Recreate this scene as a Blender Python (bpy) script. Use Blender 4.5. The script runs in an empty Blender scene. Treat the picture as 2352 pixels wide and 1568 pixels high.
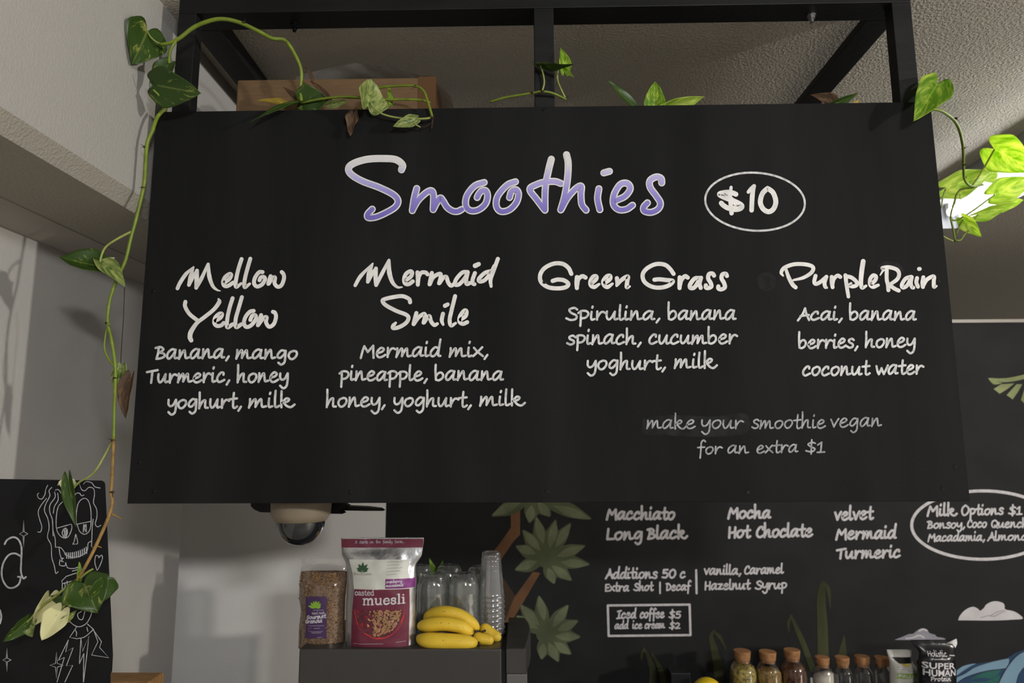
import bpy, bmesh, math, random
from math import sin, cos, pi, radians, sqrt
from mathutils import Vector, Matrix, noise

random.seed(7)
S = bpy.context.scene
COL = S.collection

# ------------------------------------------------------------------ camera
EYE = 1.85                      # height of the lens above the floor
FPX = 1563.6                    # focal length in pixels of a 2352 px wide frame
PITCH, YAW, ROLL = 0.145167, 0.017873, -0.004342
cp, sp, cy, sy, cr, sr = cos(PITCH), sin(PITCH), cos(YAW), sin(YAW), cos(ROLL), sin(ROLL)
FW = Vector((-sy * cp, cy * cp, sp))
r0 = Vector((cy, sy, 0)); u0 = r0.cross(FW)
RT = cr * r0 + sr * u0
UP = -sr * r0 + cr * u0
CAM = Vector((0, 0, EYE))
cd = bpy.data.cameras.new('camera'); cam = bpy.data.objects.new('camera', cd); COL.objects.link(cam)
cam.matrix_world = Matrix(((RT.x, UP.x, -FW.x, 0), (RT.y, UP.y, -FW.y, 0), (RT.z, UP.z, -FW.z, EYE), (0, 0, 0, 1)))
cd.sensor_width = 36; cd.lens = FPX / 2352 * 36; cd.clip_start = .05
cd.dof.use_dof = True; cd.dof.focus_distance = 1.5; cd.dof.aperture_fstop = 4.0
S.camera = cam

# ------------------------------------------------------------------ world, lamps, exposure
S.view_settings.view_transform = 'Standard'; S.view_settings.look = 'None'
S.view_settings.gamma = 1; S.view_settings.use_curve_mapping = False
S.view_settings.exposure = .18
w = bpy.data.worlds.new('world'); S.world = w; w.use_nodes = True
w.node_tree.nodes['Background'].inputs[0].default_value = (1, .95, .87, 1)
w.node_tree.nodes['Background'].inputs[1].default_value = .27

def lamp(name, kind, loc, power, color, size=.1, aim=None, sy=None):
    l = bpy.data.lights.new(name, kind); l.energy = power; l.color = color
    if kind == 'AREA':
        l.size = size
        if sy: l.shape = 'RECTANGLE'; l.size_y = sy
    else: l.shadow_soft_size = size
    o = bpy.data.objects.new(name, l); COL.objects.link(o); o.location = loc
    if aim is not None: o.rotation_euler = (Vector(aim) - Vector(loc)).to_track_quat('-Z', 'Y').to_euler()
    return o
# bare lamp of the shop on the right, a little above eye height
lamp('shop_lamp', 'POINT', (5.76, -1.6, EYE + .73), 640, (1, .96, .90), .09)
# ceiling lamp of the shop, behind and right of the camera
lamp('shop_ceiling_lamp', 'AREA', (1.3, -2.1, EYE + .78), 50, (.97, .98, 1.0), .45, (0.0, 1.5, EYE + .2), .14)

# ------------------------------------------------------------------ helpers
def U(px, py, d):
    """point of the plane y = d seen at a pixel of the 2352x1568 frame"""
    v = FW * FPX + RT * (px - 1176) - UP * (py - 784)
    return CAM + v * (d / v.y)

def lin(c):
    f = lambda x: x / 12.92 if x <= .04045 else ((x + .055) / 1.055) ** 2.4
    return tuple(f(x / 255) for x in c)

def mesh_obj(name, verts, faces, mats=None, parent=None, smooth=False, midx=None, uv=None):
    me = bpy.data.meshes.new(name); me.from_pydata([tuple(v) for v in verts], [], faces)
    if mats is not None:
        for m in (mats if isinstance(mats, (list, tuple)) else [mats]): me.materials.append(m)
    if midx:
        for p, i in zip(me.polygons, midx): p.material_index = i
    if smooth:
        for p in me.polygons: p.use_smooth = True
    if uv:
        l = me.uv_layers.new(name='uv')
        for lp in me.loops: l.data[lp.index].uv = uv[lp.vertex_index]
    me.update()
    o = bpy.data.objects.new(name, me); COL.objects.link(o)
    if parent: o.parent = parent
    return o

class MB:
    def __init__(s): s.v = []; s.f = []; s.m = []; s.cur = 0
    def add(s, vs, fs):
        n = len(s.v); s.v += [Vector(v) for v in vs]
        s.f += [tuple(i + n for i in f) for f in fs]; s.m += [s.cur] * len(fs)
    def box(s, a, b, rot=None, pivot=None):
        (x0, y0, z0), (x1, y1, z1) = a, b
        vs = [Vector(p) for p in ((x0,y0,z0),(x1,y0,z0),(x1,y1,z0),(x0,y1,z0),(x0,y0,z1),(x1,y0,z1),(x1,y1,z1),(x0,y1,z1))]
        if rot is not None:
            pv = Vector(pivot) if pivot else sum(vs, Vector()) / 8
            vs = [rot @ (v - pv) + pv for v in vs]
        s.add(vs, [(0,3,2,1),(4,5,6,7),(0,1,5,4),(1,2,6,5),(2,3,7,6),(3,0,4,7)])
    def lathe(s, prof, c, n=32, cap=True):
        vs = []
        for r, z in prof:
            for k in range(n): vs.append((c[0] + r * cos(2*pi*k/n), c[1] + r * sin(2*pi*k/n), c[2] + z))
        fs = []
        for i in range(len(prof) - 1):
            for k in range(n):
                k2 = (k + 1) % n; fs.append((i*n+k, i*n+k2, (i+1)*n+k2, (i+1)*n+k))
        if cap:
            fs.append(tuple(reversed(range(n)))); fs.append(tuple((len(prof)-1)*n + k for k in range(n)))
        s.add(vs, fs)
    def tube(s, pts, rad, n=8, res=6, smooth=True):
        P = catmull3(pts, res) if smooth else [Vector(p) for p in pts]
        m = len(P); R = rad if isinstance(rad, (list, tuple)) else [rad, rad]
        vs = []; prev = None
        for i, p in enumerate(P):
            t = (P[min(i+1, m-1)] - P[max(i-1, 0)]).normalized()
            if prev is None: nrm = t.orthogonal().normalized()
            else: nrm = (prev - t * prev.dot(t)).normalized()
            prev = nrm; b = t.cross(nrm)
            q = i / (m - 1) * (len(R) - 1); k = min(int(q), len(R) - 2); r = R[k] + (R[k+1] - R[k]) * (q - k)
            for j in range(n):
                a = 2*pi*j/n; vs.append(p + (nrm * cos(a) + b * sin(a)) * r)
        fs = [(i*n+j, i*n+(j+1) % n, (i+1)*n+(j+1) % n, (i+1)*n+j) for i in range(m-1) for j in range(n)]
        fs += [tuple(reversed(range(n))), tuple((m-1)*n+j for j in range(n))]
        s.add(vs, fs)
    def build(s, name, mats, parent=None, smooth=False, bevel=0):
        o = mesh_obj(name, s.v, s.f, mats, parent, smooth, s.m)
        if bevel:
            b = o.modifiers.new('bevel', 'BEVEL'); b.width = bevel; b.segments = 2; b.limit_method = 'ANGLE'
        return o

def catmull3(pts, res=6):
    P = [Vector(p) for p in pts]
    if len(P) < 3:
        return [P[0].lerp(P[-1], i / res) for i in range(res + 1)] if len(P) == 2 else P
    Q = [2*P[0] - P[1]] + P + [2*P[-1] - P[-2]]; out = []
    for i in range(1, len(Q) - 2):
        a, b, c, d = Q[i-1], Q[i], Q[i+1], Q[i+2]
        for k in range(res):
            t = k / res
            out.append(.5 * ((2*b) + (c-a)*t + (2*a-5*b+4*c-d)*t*t + (3*b-a-3*c+d)*t**3))
    out.append(P[-1]); return out

def smooth_all(o):
    for p in o.data.polygons: p.use_smooth = True

def empty(name, loc, label, cat, group=None):
    o = bpy.data.objects.new(name, None); COL.objects.link(o); o.location = loc; o.empty_display_size = .05
    return tag(o, label, cat, group)
def tag(o, label=None, cat=None, group=None, kind=None):
    if label: o['label'] = label
    if cat: o['category'] = cat
    if group: o['group'] = group
    if kind: o['kind'] = kind
    return o
def adopt(o, root):                      # child keeps its world place
    o.parent = root; o.matrix_parent_inverse = Matrix.Translation(-root.location)
    return o
def struct(o): o['kind'] = 'structure'; return o

# ------------------------------------------------------------------ materials
def mat(name, color, rough=.6, metal=0, spec=.5, noise_amt=0, nscale=20, bump=0, bscale=60, stretch=None, alpha=None, trans=0, coat=0, c2=None):
    m = bpy.data.materials.new(name); m.use_nodes = True; nt = m.node_tree; b = nt.nodes['Principled BSDF']
    b.inputs['Base Color'].default_value = (*color, 1); b.inputs['Roughness'].default_value = rough
    b.inputs['Metallic'].default_value = metal; b.inputs['Specular IOR Level'].default_value = spec
    b.inputs['Coat Weight'].default_value = coat
    if trans: b.inputs['Transmission Weight'].default_value = trans
    tc = nt.nodes.new('ShaderNodeTexCoord'); mp = nt.nodes.new('ShaderNodeMapping')
    nt.links.new(tc.outputs['Object'], mp.inputs[0])
    if stretch: mp.inputs['Scale'].default_value = stretch
    if noise_amt:
        n = nt.nodes.new('ShaderNodeTexNoise'); n.inputs['Scale'].default_value = nscale; n.inputs['Detail'].default_value = 6
        nt.links.new(mp.outputs[0], n.inputs['Vector'])
        r = nt.nodes.new('ShaderNodeValToRGB'); k = noise_amt
        a = c2 if c2 else tuple(x * (1 - k) for x in color)
        r.color_ramp.elements[0].position = .35; r.color_ramp.elements[1].position = .65
        r.color_ramp.elements[0].color = (*a, 1); r.color_ramp.elements[1].color = (*[min(1, x * (1 + (0 if c2 else k))) for x in color], 1)
        nt.links.new(n.outputs[0], r.inputs[0]); nt.links.new(r.outputs[0], b.inputs['Base Color'])
    if bump:
        n2 = nt.nodes.new('ShaderNodeTexNoise'); n2.inputs['Scale'].default_value = bscale; n2.inputs['Detail'].default_value = 3
        nt.links.new(tc.outputs['Object'], n2.inputs['Vector'])
        bp = nt.nodes.new('ShaderNodeBump'); bp.inputs['Strength'].default_value = bump; bp.inputs['Distance'].default_value = .004
        nt.links.new(n2.outputs[0], bp.inputs['Height']); nt.links.new(bp.outputs[0], b.inputs['Normal'])
    return m

def thin_clear(name, tint=(1, 1, 1), gloss=.12, rough=.03, milk=0.0):
    """thin clear glass or film: see-through with a mirror-like skin"""
    m = bpy.data.materials.new(name); m.use_nodes = True; nt = m.node_tree; nt.nodes.clear()
    o = nt.nodes.new('ShaderNodeOutputMaterial'); t = nt.nodes.new('ShaderNodeBsdfTransparent'); g = nt.nodes.new('ShaderNodeBsdfGlossy')
    t.inputs[0].default_value = (*tint, 1); g.inputs['Roughness'].default_value = rough
    lw = nt.nodes.new('ShaderNodeLayerWeight'); lw.inputs[0].default_value = .3
    mr = nt.nodes.new('ShaderNodeMapRange'); mr.inputs[3].default_value = gloss; mr.inputs[4].default_value = .75
    nt.links.new(lw.outputs['Facing'], mr.inputs[0])
    mx = nt.nodes.new('ShaderNodeMixShader'); nt.links.new(mr.outputs[0], mx.inputs[0])
    nt.links.new(t.outputs[0], mx.inputs[1]); nt.links.new(g.outputs[0], mx.inputs[2]); last = mx.outputs[0]
    if milk:
        d = nt.nodes.new('ShaderNodeBsdfDiffuse'); d.inputs[0].default_value = (.8, .8, .8, 1)
        m2 = nt.nodes.new('ShaderNodeMixShader'); m2.inputs[0].default_value = milk
        nt.links.new(last, m2.inputs[1]); nt.links.new(d.outputs[0], m2.inputs[2]); last = m2.outputs[0]
    nt.links.new(last, o.inputs[0]); return m

def leaf_mat(name, green, cream, amount, transl=.4, rough=.35, soft=.06):
    m = bpy.data.materials.new(name); m.use_nodes = True; nt = m.node_tree; b = nt.nodes['Principled BSDF']; N = nt.nodes.new; L = nt.links.new
    uv = N('ShaderNodeUVMap'); uv.uv_map = 'uv'; oi = N('ShaderNodeObjectInfo')
    sep = N('ShaderNodeSeparateXYZ'); L(uv.outputs[0], sep.inputs[0])
    # slanted coordinates so the blotches run out from the midrib
    ab = N('ShaderNodeMath'); ab.operation = 'ABSOLUTE'; L(sep.outputs[0], ab.inputs[0])
    sl = N('ShaderNodeMath'); sl.operation = 'MULTIPLY_ADD'; sl.inputs[1].default_value = -.45; L(ab.outputs[0], sl.inputs[0]); L(sep.outputs[1], sl.inputs[2])
    sc = N('ShaderNodeMath'); sc.operation = 'MULTIPLY'; sc.inputs[1].default_value = 3.2; L(sl.outputs[0], sc.inputs[0])
    rn = N('ShaderNodeMath'); rn.operation = 'MULTIPLY'; rn.inputs[1].default_value = 37.; L(oi.outputs['Random'], rn.inputs[0])
    cb = N('ShaderNodeCombineXYZ'); L(sep.outputs[0], cb.inputs[0]); L(sc.outputs[0], cb.inputs[1]); L(rn.outputs[0], cb.inputs[2])
    n = N('ShaderNodeTexNoise'); n.inputs['Scale'].default_value = 1.7; n.inputs['Detail'].default_value = 5; n.inputs['Roughness'].default_value = .65; L(cb.outputs[0], n.inputs['Vector'])
    r = N('ShaderNodeValToRGB'); e = r.color_ramp.elements
    t = .72 - .42 * amount
    e[0].position = t - soft; e[0].color = (*green, 1); e[1].position = t + soft; e[1].color = (*cream, 1)
    L(n.outputs[0], r.inputs[0])
    # pale midrib
    mr = N('ShaderNodeMapRange'); mr.inputs[1].default_value = .0; mr.inputs[2].default_value = .07; mr.inputs[3].default_value = .28; mr.inputs[4].default_value = 0; L(ab.outputs[0], mr.inputs[0])
    mx = N('ShaderNodeMix'); mx.data_type = 'RGBA'; L(mr.outputs[0], mx.inputs[0]); L(r.outputs[0], mx.inputs[6]); mx.inputs[7].default_value = (*[min(1, g * 1.6 + .02) for g in cream], 1)
    L(mx.outputs[2], b.inputs['Base Color']); b.inputs['Roughness'].default_value = rough; b.inputs['Specular IOR Level'].default_value = .4
    tr = N('ShaderNodeBsdfTranslucent'); hs = N('ShaderNodeHueSaturation'); hs.inputs['Saturation'].default_value = 1.15; hs.inputs['Value'].default_value = 1.6
    L(mx.outputs[2], hs.inputs['Color']); L(hs.outputs[0], tr.inputs[0])
    ms = N('ShaderNodeMixShader'); ms.inputs[0].default_value = transl; L(b.outputs[0], ms.inputs[1]); L(tr.outputs[0], ms.inputs[2])
    L(ms.outputs[0], nt.nodes['Material Output'].inputs[0]); return m

M = {}
M['board'] = mat('black_board_paint', (.0100, .0101, .0104), .7, 0, .09, .25, 9, .06, 160, (1, 1, .12))
M['timber'] = mat('black_painted_timber', (.0080, .0082, .0088), .5, 0, .25, .25, 14, .12, 90, (.3, .3, 3))
M['white_paint'] = mat('white_lettering', (.72, .71, .69), .7, 0, .2, .10, 60)
M['white_paint2'] = mat('white_marker', (.56, .56, .56), .75, 0, .2, .25, 90)
M['grey_paint'] = mat('thin_grey_marker', (.30, .30, .31), .8, 0, .2, .30, 120)
M['wall_letter'] = mat('wall_lettering_paint', (.55, .53, .54), .8, 0, .2, .12, 60)
M['chalk'] = mat('chalk_line', (.42, .42, .45), .9, 0, .1, .2, 120)
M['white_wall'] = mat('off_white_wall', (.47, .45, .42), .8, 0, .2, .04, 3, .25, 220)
M['black_wall'] = mat('black_wall_paint', (.0105, .0108, .0112), .75, 0, .25, .2, 6, .05, 120)
M['floor'] = mat('pale_floor', (.34, .32, .29), .5, 0, .4, .2, 5)

def stipple(name, col, scale, strength, dist=.012):
    m = mat(name, col, .75, 0, .25); nt = m.node_tree; b = nt.nodes['Principled BSDF']
    tc = nt.nodes['Texture Coordinate']
    v = nt.nodes.new('ShaderNodeTexNoise'); v.inputs['Scale'].default_value = scale; v.inputs['Detail'].default_value = 2.5; v.inputs['Roughness'].default_value = .5
    nt.links.new(tc.outputs['Object'], v.inputs['Vector'])
    r = nt.nodes.new('ShaderNodeValToRGB'); r.color_ramp.elements[0].position = .42; r.color_ramp.elements[1].position = .62
    nt.links.new(v.outputs[0], r.inputs[0])
    bp = nt.nodes.new('ShaderNodeBump'); bp.inputs['Strength'].default_value = strength; bp.inputs['Distance'].default_value = dist
    nt.links.new(r.outputs[0], bp.inputs['Height']); nt.links.new(bp.outputs[0], b.inputs['Normal']); return m
M['ceiling'] = stipple('stippled_ceiling', (.60, .545, .46), 125, .7, .004)
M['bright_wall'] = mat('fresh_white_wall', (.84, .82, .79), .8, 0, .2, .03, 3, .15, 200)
M['cornice'] = mat('grey_cornice_paint', (.40, .37, .33), .8, 0, .2, .05, 4)
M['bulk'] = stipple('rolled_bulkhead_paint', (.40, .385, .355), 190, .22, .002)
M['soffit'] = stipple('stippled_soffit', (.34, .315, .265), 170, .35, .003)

# ------------------------------------------------------------------ room shell
DW = 3.02                                  # back wall
HC = EYE + 1.07                            # ceiling
XB, HB, HA = -.885, EYE + .53, EYE + .565  # bulkhead along the left
XL, DL = -1.25, 2.53      # near left wall and its outer corner
XR, YF = 6.6, -3.2
b = MB(); b.box((-2.6, YF, -.1), (XR, 9, 0)); struct(b.build('floor', M['floor']))
b = MB(); b.box((-2.6, YF, HC), (XR, 9, HC + .1)); struct(b.build('ceiling', M['ceiling']))
# bulkhead: smooth face, chamfered edge, stippled underside
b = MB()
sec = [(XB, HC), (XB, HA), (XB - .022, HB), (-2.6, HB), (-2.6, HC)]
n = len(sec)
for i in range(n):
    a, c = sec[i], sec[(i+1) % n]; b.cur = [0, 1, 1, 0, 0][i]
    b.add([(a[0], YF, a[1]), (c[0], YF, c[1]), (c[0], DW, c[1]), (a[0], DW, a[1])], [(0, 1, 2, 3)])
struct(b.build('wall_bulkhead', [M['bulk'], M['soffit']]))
# cornice under the bulkhead
b = MB(); H2 = EYE + .512
sec = [(XL, H2), (XL + .012, H2), (XL + .115, HB - .002), (XL + .115, HB), (XL, HB)]
n = len(sec)
for i in range(n):
    a, c = sec[i], sec[(i+1) % n]
    b.add([(a[0], YF, a[1]), (c[0], YF, c[1]), (c[0], DL, c[1]), (a[0], DL, a[1])], [(0, 1, 2, 3)])
struct(b.build('trim_1', M['cornice']))
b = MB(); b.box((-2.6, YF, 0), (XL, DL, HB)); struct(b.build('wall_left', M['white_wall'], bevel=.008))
# back wall: a partition, white on the left and painted black to the right, capped by a pale rail; the ceiling runs on beyond it
XK = U(885, 1230, DW).x; HT = U(2270, 741, DW).z
b = MB()
b.box((-2.6, DW, 0), (XK, DW + .1, HB))
b.cur = 1; b.box((XK, DW, 0), (XR, DW + .1, HT))
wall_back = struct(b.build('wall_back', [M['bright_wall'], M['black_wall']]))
b = MB(); b.box((XK, DW - .008, HT), (XR, DW + .108, HT + .014)); struct(b.build('trim_2', M['cornice']))
b = MB(); b.box((-2.6, 9, 0), (XR, 9.1, HC)); struct(b.build('wall_far', M['white_wall']))

# ------------------------------------------------------------------ brush strokes
def cat2(pts, res=7):
    return [(p.x, p.y) for p in catmull3([(p[0], p[1], 0) for p in pts], res)]

class Ink:
    """flat brush strokes laid on a surface: to3(x, y, k) places a drawing point"""
    def __init__(s, to3): s.to3 = to3; s.v = []; s.f = []; s.k = 0; s.t = []
    def stroke(s, pts, wd, closed=False, res=7, curve=True, lift=0, taper=None):
        ws = [p[2] if len(p) > 2 else wd for p in pts]
        P = cat2(pts, res) if curve and len(pts) > 2 else [(p[0], p[1]) for p in pts]
        m = len(P)
        if m < 2: return
        s.k = (s.k + 1) % 120; lf = lift + s.k * .000008
        left, right = [], []
        for i in range(m):
            a, c = P[max(i-1, 0)], P[min(i+1, m-1)]
            if closed and i in (0, m-1): a, c = P[m-2], P[1]
            dx, dy = c[0]-a[0], c[1]-a[1]; l = sqrt(dx*dx+dy*dy) or 1
            nx, ny = -dy/l, dx/l
            q = i/(m-1)*(len(ws)-1); k = min(int(q), len(ws)-2) if len(ws) > 1 else 0
            h = (ws[k] + (ws[k+1]-ws[k])*(q-k))/2
            left.append((P[i][0]+nx*h, P[i][1]+ny*h)); right.append((P[i][0]-nx*h, P[i][1]-ny*h))
        n0 = len(s.v); V = left + right
        F = [(i, i+1, m+i+1, m+i) for i in range(m-1)]
        if not closed:
            for e, (pa, pb, wdt) in enumerate(((P[0], P[1], ws[0]), (P[-1], P[-2], ws[-1]))):
                ang = math.atan2(pa[1]-pb[1], pa[0]-pb[0]); st = len(V)
                V += [(pa[0]+cos(ang+t)*wdt/2, pa[1]+sin(ang+t)*wdt/2) for t in [-pi/2+pi*j/8 for j in range(9)]]
                F.append(tuple(range(st, st+9)))
        s.v += [s.to3(x, y, lf) for x, y in V]; s.t += V
        s.f += [tuple(i+n0 for i in f) for f in F]
    def poly(s, pts, lift=0, curve=False):
        P = cat2(list(pts) + [pts[0]], 5)[:-1] if curve else pts
        s.k = (s.k + 1) % 300
        n0 = len(s.v); s.v += [s.to3(x, y, lift + s.k*.000008) for x, y in P]; s.t += list(P)
        s.f.append(tuple(range(n0, n0+len(P))))
    def build(s, name, m, parent=None, label=None):
        o = mesh_obj(name, s.v, s.f, m)
        # keep every flat face turned to the viewer side
        if parent: adopt(o, parent)
        if label: o['label'] = label
        return o

def plane3(d, off=.0006):
    return lambda x, y, k: U(x, y, d - off - k)

A = {
'a': (1.13, [[(.85,.92),(.55,1),(.2,.7),(.08,.3),(.2,.03),(.45,.15),(.75,.6),(.88,.95)], [(.87,.92),(.79,.4),(.83,.08),(1.05,.1)]]),
'b': (1.03, [[(.1,1.78),(.1,1),(.17,.08)], [(.17,.08),(.45,.02),(.78,.28),(.83,.65),(.62,.9),(.34,.78),(.17,.5)]]),
'c': (.95, [[(.72,.75),(.7,.95),(.45,.95),(.15,.55),(.12,.2),(.35,0),(.82,.22)]]),
'd': (1.13, [[(.82,.85),(.5,.95),(.15,.55),(.12,.15),(.35,.02),(.65,.3),(.88,.85)], [(.98,1.75),(.88,.9),(.83,.12),(1.02,.05)]]),
'e': (.98, [[(.2,.45),(.6,.6),(.75,.85),(.5,1),(.2,.7),(.12,.3),(.3,.02),(.6,.05),(.9,.25)]]),
'f': (.85, [[(.85,1.5),(.65,1.68),(.42,1.4),(.38,.6),(.33,-.55)], [(.02,.75),(.78,.82)]]),
'g': (1.08, [[(.85,.9),(.5,.98),(.18,.6),(.15,.25),(.4,.15),(.75,.55),(.88,.95)], [(.88,.95),(.86,.3),(.8,-.35),(.5,-.62),(.24,-.42)]]),
'h': (1.08, [[(.1,1.78),(.12,.9),(.1,0)], [(.11,.12),(.4,.75),(.66,.9),(.68,.6),(.7,.1),(.95,.06)]]),
'i': (.5, [[(.15,.95),(.12,.4),(.18,.05),(.42,.12)], [(.2,1.42),(.23,1.56)]]),
'k': (1.15, [[(.13,1.78),(.13,.9),(.15,0)], [(.15,.42),(.5,.95),(.75,.87),(.62,.62),(.22,.5)], [(.32,.5),(.6,.12),(.92,.0),(1.2,.28)]]),
'l': (.5, [[(.15,1.72),(.12,.8),(.15,.12),(.3,.03),(.47,.16)]]),
'm': (1.53, [[(.15,.95),(.15,.5),(.08,0)], [(.1,.1),(.4,.75),(.58,.92),(.62,.5),(.6,.08)], [(.61,.12),(.9,.8),(1.05,.9),(1.08,.5),(1.15,.08),(1.45,.12)]]),
'n': (1.13, [[(.15,.95),(.15,.5),(.1,0)], [(.12,.1),(.45,.8),(.62,.92),(.68,.5),(.75,.08),(1.05,.14)]]),
'o': (1.0, [[(.55,.95),(.2,.75),(.1,.35),(.3,.02),(.6,.1),(.85,.5),(.8,.85),(.55,.95)]]),
'p': (1.0, [[(.2,.95),(.22,.2),(.2,-.68)], [(.0,.75),(.3,.98),(.7,.95),(.88,.65),(.65,.25),(.25,.15)]]),
'r': (.88, [[(.15,.95),(.15,.5),(.15,0)], [(.15,.2),(.4,.75),(.63,.9),(.85,.78)]]),
's': (.82, [[(.75,.85),(.55,1),(.25,.85),(.3,.62),(.65,.4),(.65,.12),(.35,0),(.05,.15)]]),
't': (.8, [[(.42,1.55),(.37,.8),(.39,.12),(.55,0),(.78,.15)], [(.02,.9),(.74,.98)]]),
'u': (1.12, [[(.12,.92),(.1,.4),(.25,.05),(.5,.2),(.8,.85)], [(.82,.9),(.78,.3),(.85,.05),(1.07,.12)]]),
'v': (.9, [[(.08,.95),(.25,.5),(.4,.05)], [(.4,.05),(.6,.55),(.85,1.0)]]),
'w': (1.3, [[(.08,.95),(.2,.4),(.35,.05)], [(.35,.05),(.5,.4),(.62,.72)], [(.62,.72),(.75,.35),(.88,.05)], [(.88,.05),(1.08,.5),(1.28,1.0)]]),
'x': (.9, [[(.1,.9),(.45,.45),(.87,.05)], [(.8,.95),(.4,.45),(.05,.05)]]),
'y': (1.0, [[(.12,.95),(.12,.5),(.3,.25),(.6,.4),(.85,.95)], [(.86,.95),(.86,.2),(.76,-.45),(.45,-.68),(.14,-.4)]]),
'z': (.9, [[(.1,.9),(.75,.92)], [(.75,.92),(.1,.08)], [(.1,.08),(.8,.1)]]),
',': (.5, [[(.36,.15),(.12,-.28)]]), '.': (.35, [[(.15,.04),(.2,.06)]]), '-': (.6, [[(.1,.45),(.5,.48)]]),
'A': (1.12, [[(.02,-.05),(.45,.75),(.65,1.42)], [(.65,1.42),(.8,.7),(1.05,0)], [(.25,.48),(1.0,.62)]]),
'B': (1.0, [[(.25,1.25),(.2,.6),(.05,0)], [(-.05,1.2),(.4,1.3),(.7,1.05),(.45,.75),(.25,.7)], [(.3,.7),(.75,.55),(.82,.25),(.45,.05),(.05,0)]]),
'C': (1.0, [[(.85,1.0),(.8,1.28),(.45,1.25),(.12,.7),(.15,.2),(.5,0),(.92,.2)]]),
'D': (1.05, [[(.2,1.25),(.15,0)], [(.0,1.2),(.5,1.2),(.9,.7),(.7,.2),(.15,0)]]),
'E': (.95, [[(.8,1.22),(.2,1.2)], [(.2,1.2),(.15,0)], [(.15,0),(.8,.05)], [(.18,.6),(.7,.66)]]),
'G': (1.1, [[(.85,1.0),(.75,1.25),(.45,1.25),(.12,.7),(.15,.2),(.5,0),(.85,.25),(.85,.6),(.5,.58)]]),
'H': (1.05, [[(.15,1.32),(.12,0)], [(.87,1.32),(.83,0)], [(.13,.6),(.85,.7)]]),
'I': (.85, [[(.12,1.2),(.82,1.32)], [(.48,1.26),(.36,.05)], [(.0,-.02),(.72,.06)]]),
'L': (.9, [[(.2,1.35),(.12,.08)], [(.12,.08),(.82,.1)]]),
'M': (1.42, [[(.05,-.05),(.2,.7),(.35,1.25)], [(.35,1.25),(.68,.6)], [(.68,.6),(1.18,1.28)], [(1.18,1.28),(1.2,.6),(1.24,-.05)]]),
'O': (1.2, [[(.6,1.5),(.2,1.15),(.08,.6),(.28,.05),(.65,.02),(1.05,.5),(1.05,1.1),(.6,1.5)]]),
'Q': (1.2, [[(.6,1.3),(.2,1.05),(.08,.5),(.28,.05),(.65,.05),(1.0,.45),(1.0,1.0),(.6,1.3)], [(.6,.35),(1.1,-.1)]]),
'S': (1.0, [[(.88,1.12),(.62,1.3),(.2,1.12),(.35,.78),(.82,.48),(.78,.12),(.35,0),(-.05,.18)]]),
'T': (1.0, [[(-.05,1.12),(1.02,1.32)], [(.5,1.2),(.4,0)]]),
'$': (1.0, [[(.85,1.2),(.55,1.3),(.2,1.08),(.38,.78),(.8,.5),(.72,.18),(.38,.08),(.02,.2)], [(.52,1.65),(.5,.8),(.5,-.22)]]),
'0': (1.0, [[(.55,1.3),(.2,1.0),(.1,.5),(.3,.02),(.65,.1),(.88,.6),(.82,1.1),(.55,1.3)]]),
'1': (.75, [[(.08,1.0),(.42,1.35)], [(.42,1.35),(.36,.05)], [(.05,0),(.72,.05)]]),
'2': (.95, [[(.1,1.0),(.4,1.25),(.72,1.05),(.6,.6),(.08,.05)], [(.08,.05),(.85,.08)]]),
'5': (.95, [[(.78,1.28),(.25,1.25)], [(.25,1.25),(.2,.75)], [(.2,.75),(.6,.8),(.78,.45),(.55,.05),(.08,.1)]]),
'|': (.4, [[(.2,1.6),(.2,-.4)]]),
}
def word(ink, text, x0, y0, x1, y1, xh, wd, tall=1.0, jit=.03):
    """one handwritten word between two ends of its base line"""
    pen = 0; G = []
    for ch in text:
        adv, st = A[ch]
        G.append([[(p[0]+pen, p[1]) for p in s] for s in st]); pen += adv
    xs = [p[0] for g in G for s in g for p in s]; a, c = min(xs), max(xs)
    rx = random.Random(hash_str(text) + int(x0))
    hw = wd * .5
    k = (x1 - x0 - 2*hw) / (c - a)
    for g in G:
        jy, js = rx.uniform(-jit, jit), 1 + rx.uniform(-jit, jit) * 1.5
        for s in g:
            pts = []
            for p in s:
                px = x0 + hw + (p[0]-a)*k; f = (px-x0)/max(1, x1-x0)
                yy = p[1]*js; yy = yy if yy < 1 else 1 + (yy-1)*tall
                pts.append((px + yy*xh*.03, y0+(y1-y0)*f - (yy+jy)*xh*.94 - hw*.6))
            ink.stroke(pts, wd, closed=(len(pts) > 4 and abs(pts[0][0]-pts[-1][0]) < .01 and abs(pts[0][1]-pts[-1][1]) < .01))
def hash_str(t): return sum((i+1)*ord(c) for i, c in enumerate(t))

# ------------------------------------------------------------------ the hanging menu sign
DB = 1.49
BX0, BX1, BZ0, BZ1 = -.8596, .9404, EYE - .1302, EYE + .7692
sign = empty('menu_sign', ((BX0+BX1)/2, DB, BZ0), 'big black hanging menu sign headed Smoothies with hand painted white lettering', 'menu sign')
b = MB(); b.box((BX0, DB, BZ0), (BX1, DB + .010, BZ1)); adopt(b.build('panel', M['board'], bevel=.0012), sign)

def lettering(name, strokes, scale, ox, oy, wd, m, label, ink=None, lift=0, fat=0, fin=True, parent=None, d=None):
    ink = ink or Ink(plane3(DB if d is None else d))
    for s in strokes:
        pts = [(ox + p[0]/scale, oy + p[1]/scale) + ((p[2],) if len(p) > 2 else ()) for p in s]
        cl = len(pts) > 4 and pts[0][:2] == pts[-1][:2]
        ink.stroke(pts, wd, closed=cl, lift=lift, res=8)
    if fin: return ink.build(name, m, parent or sign, label)
    return ink

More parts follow.
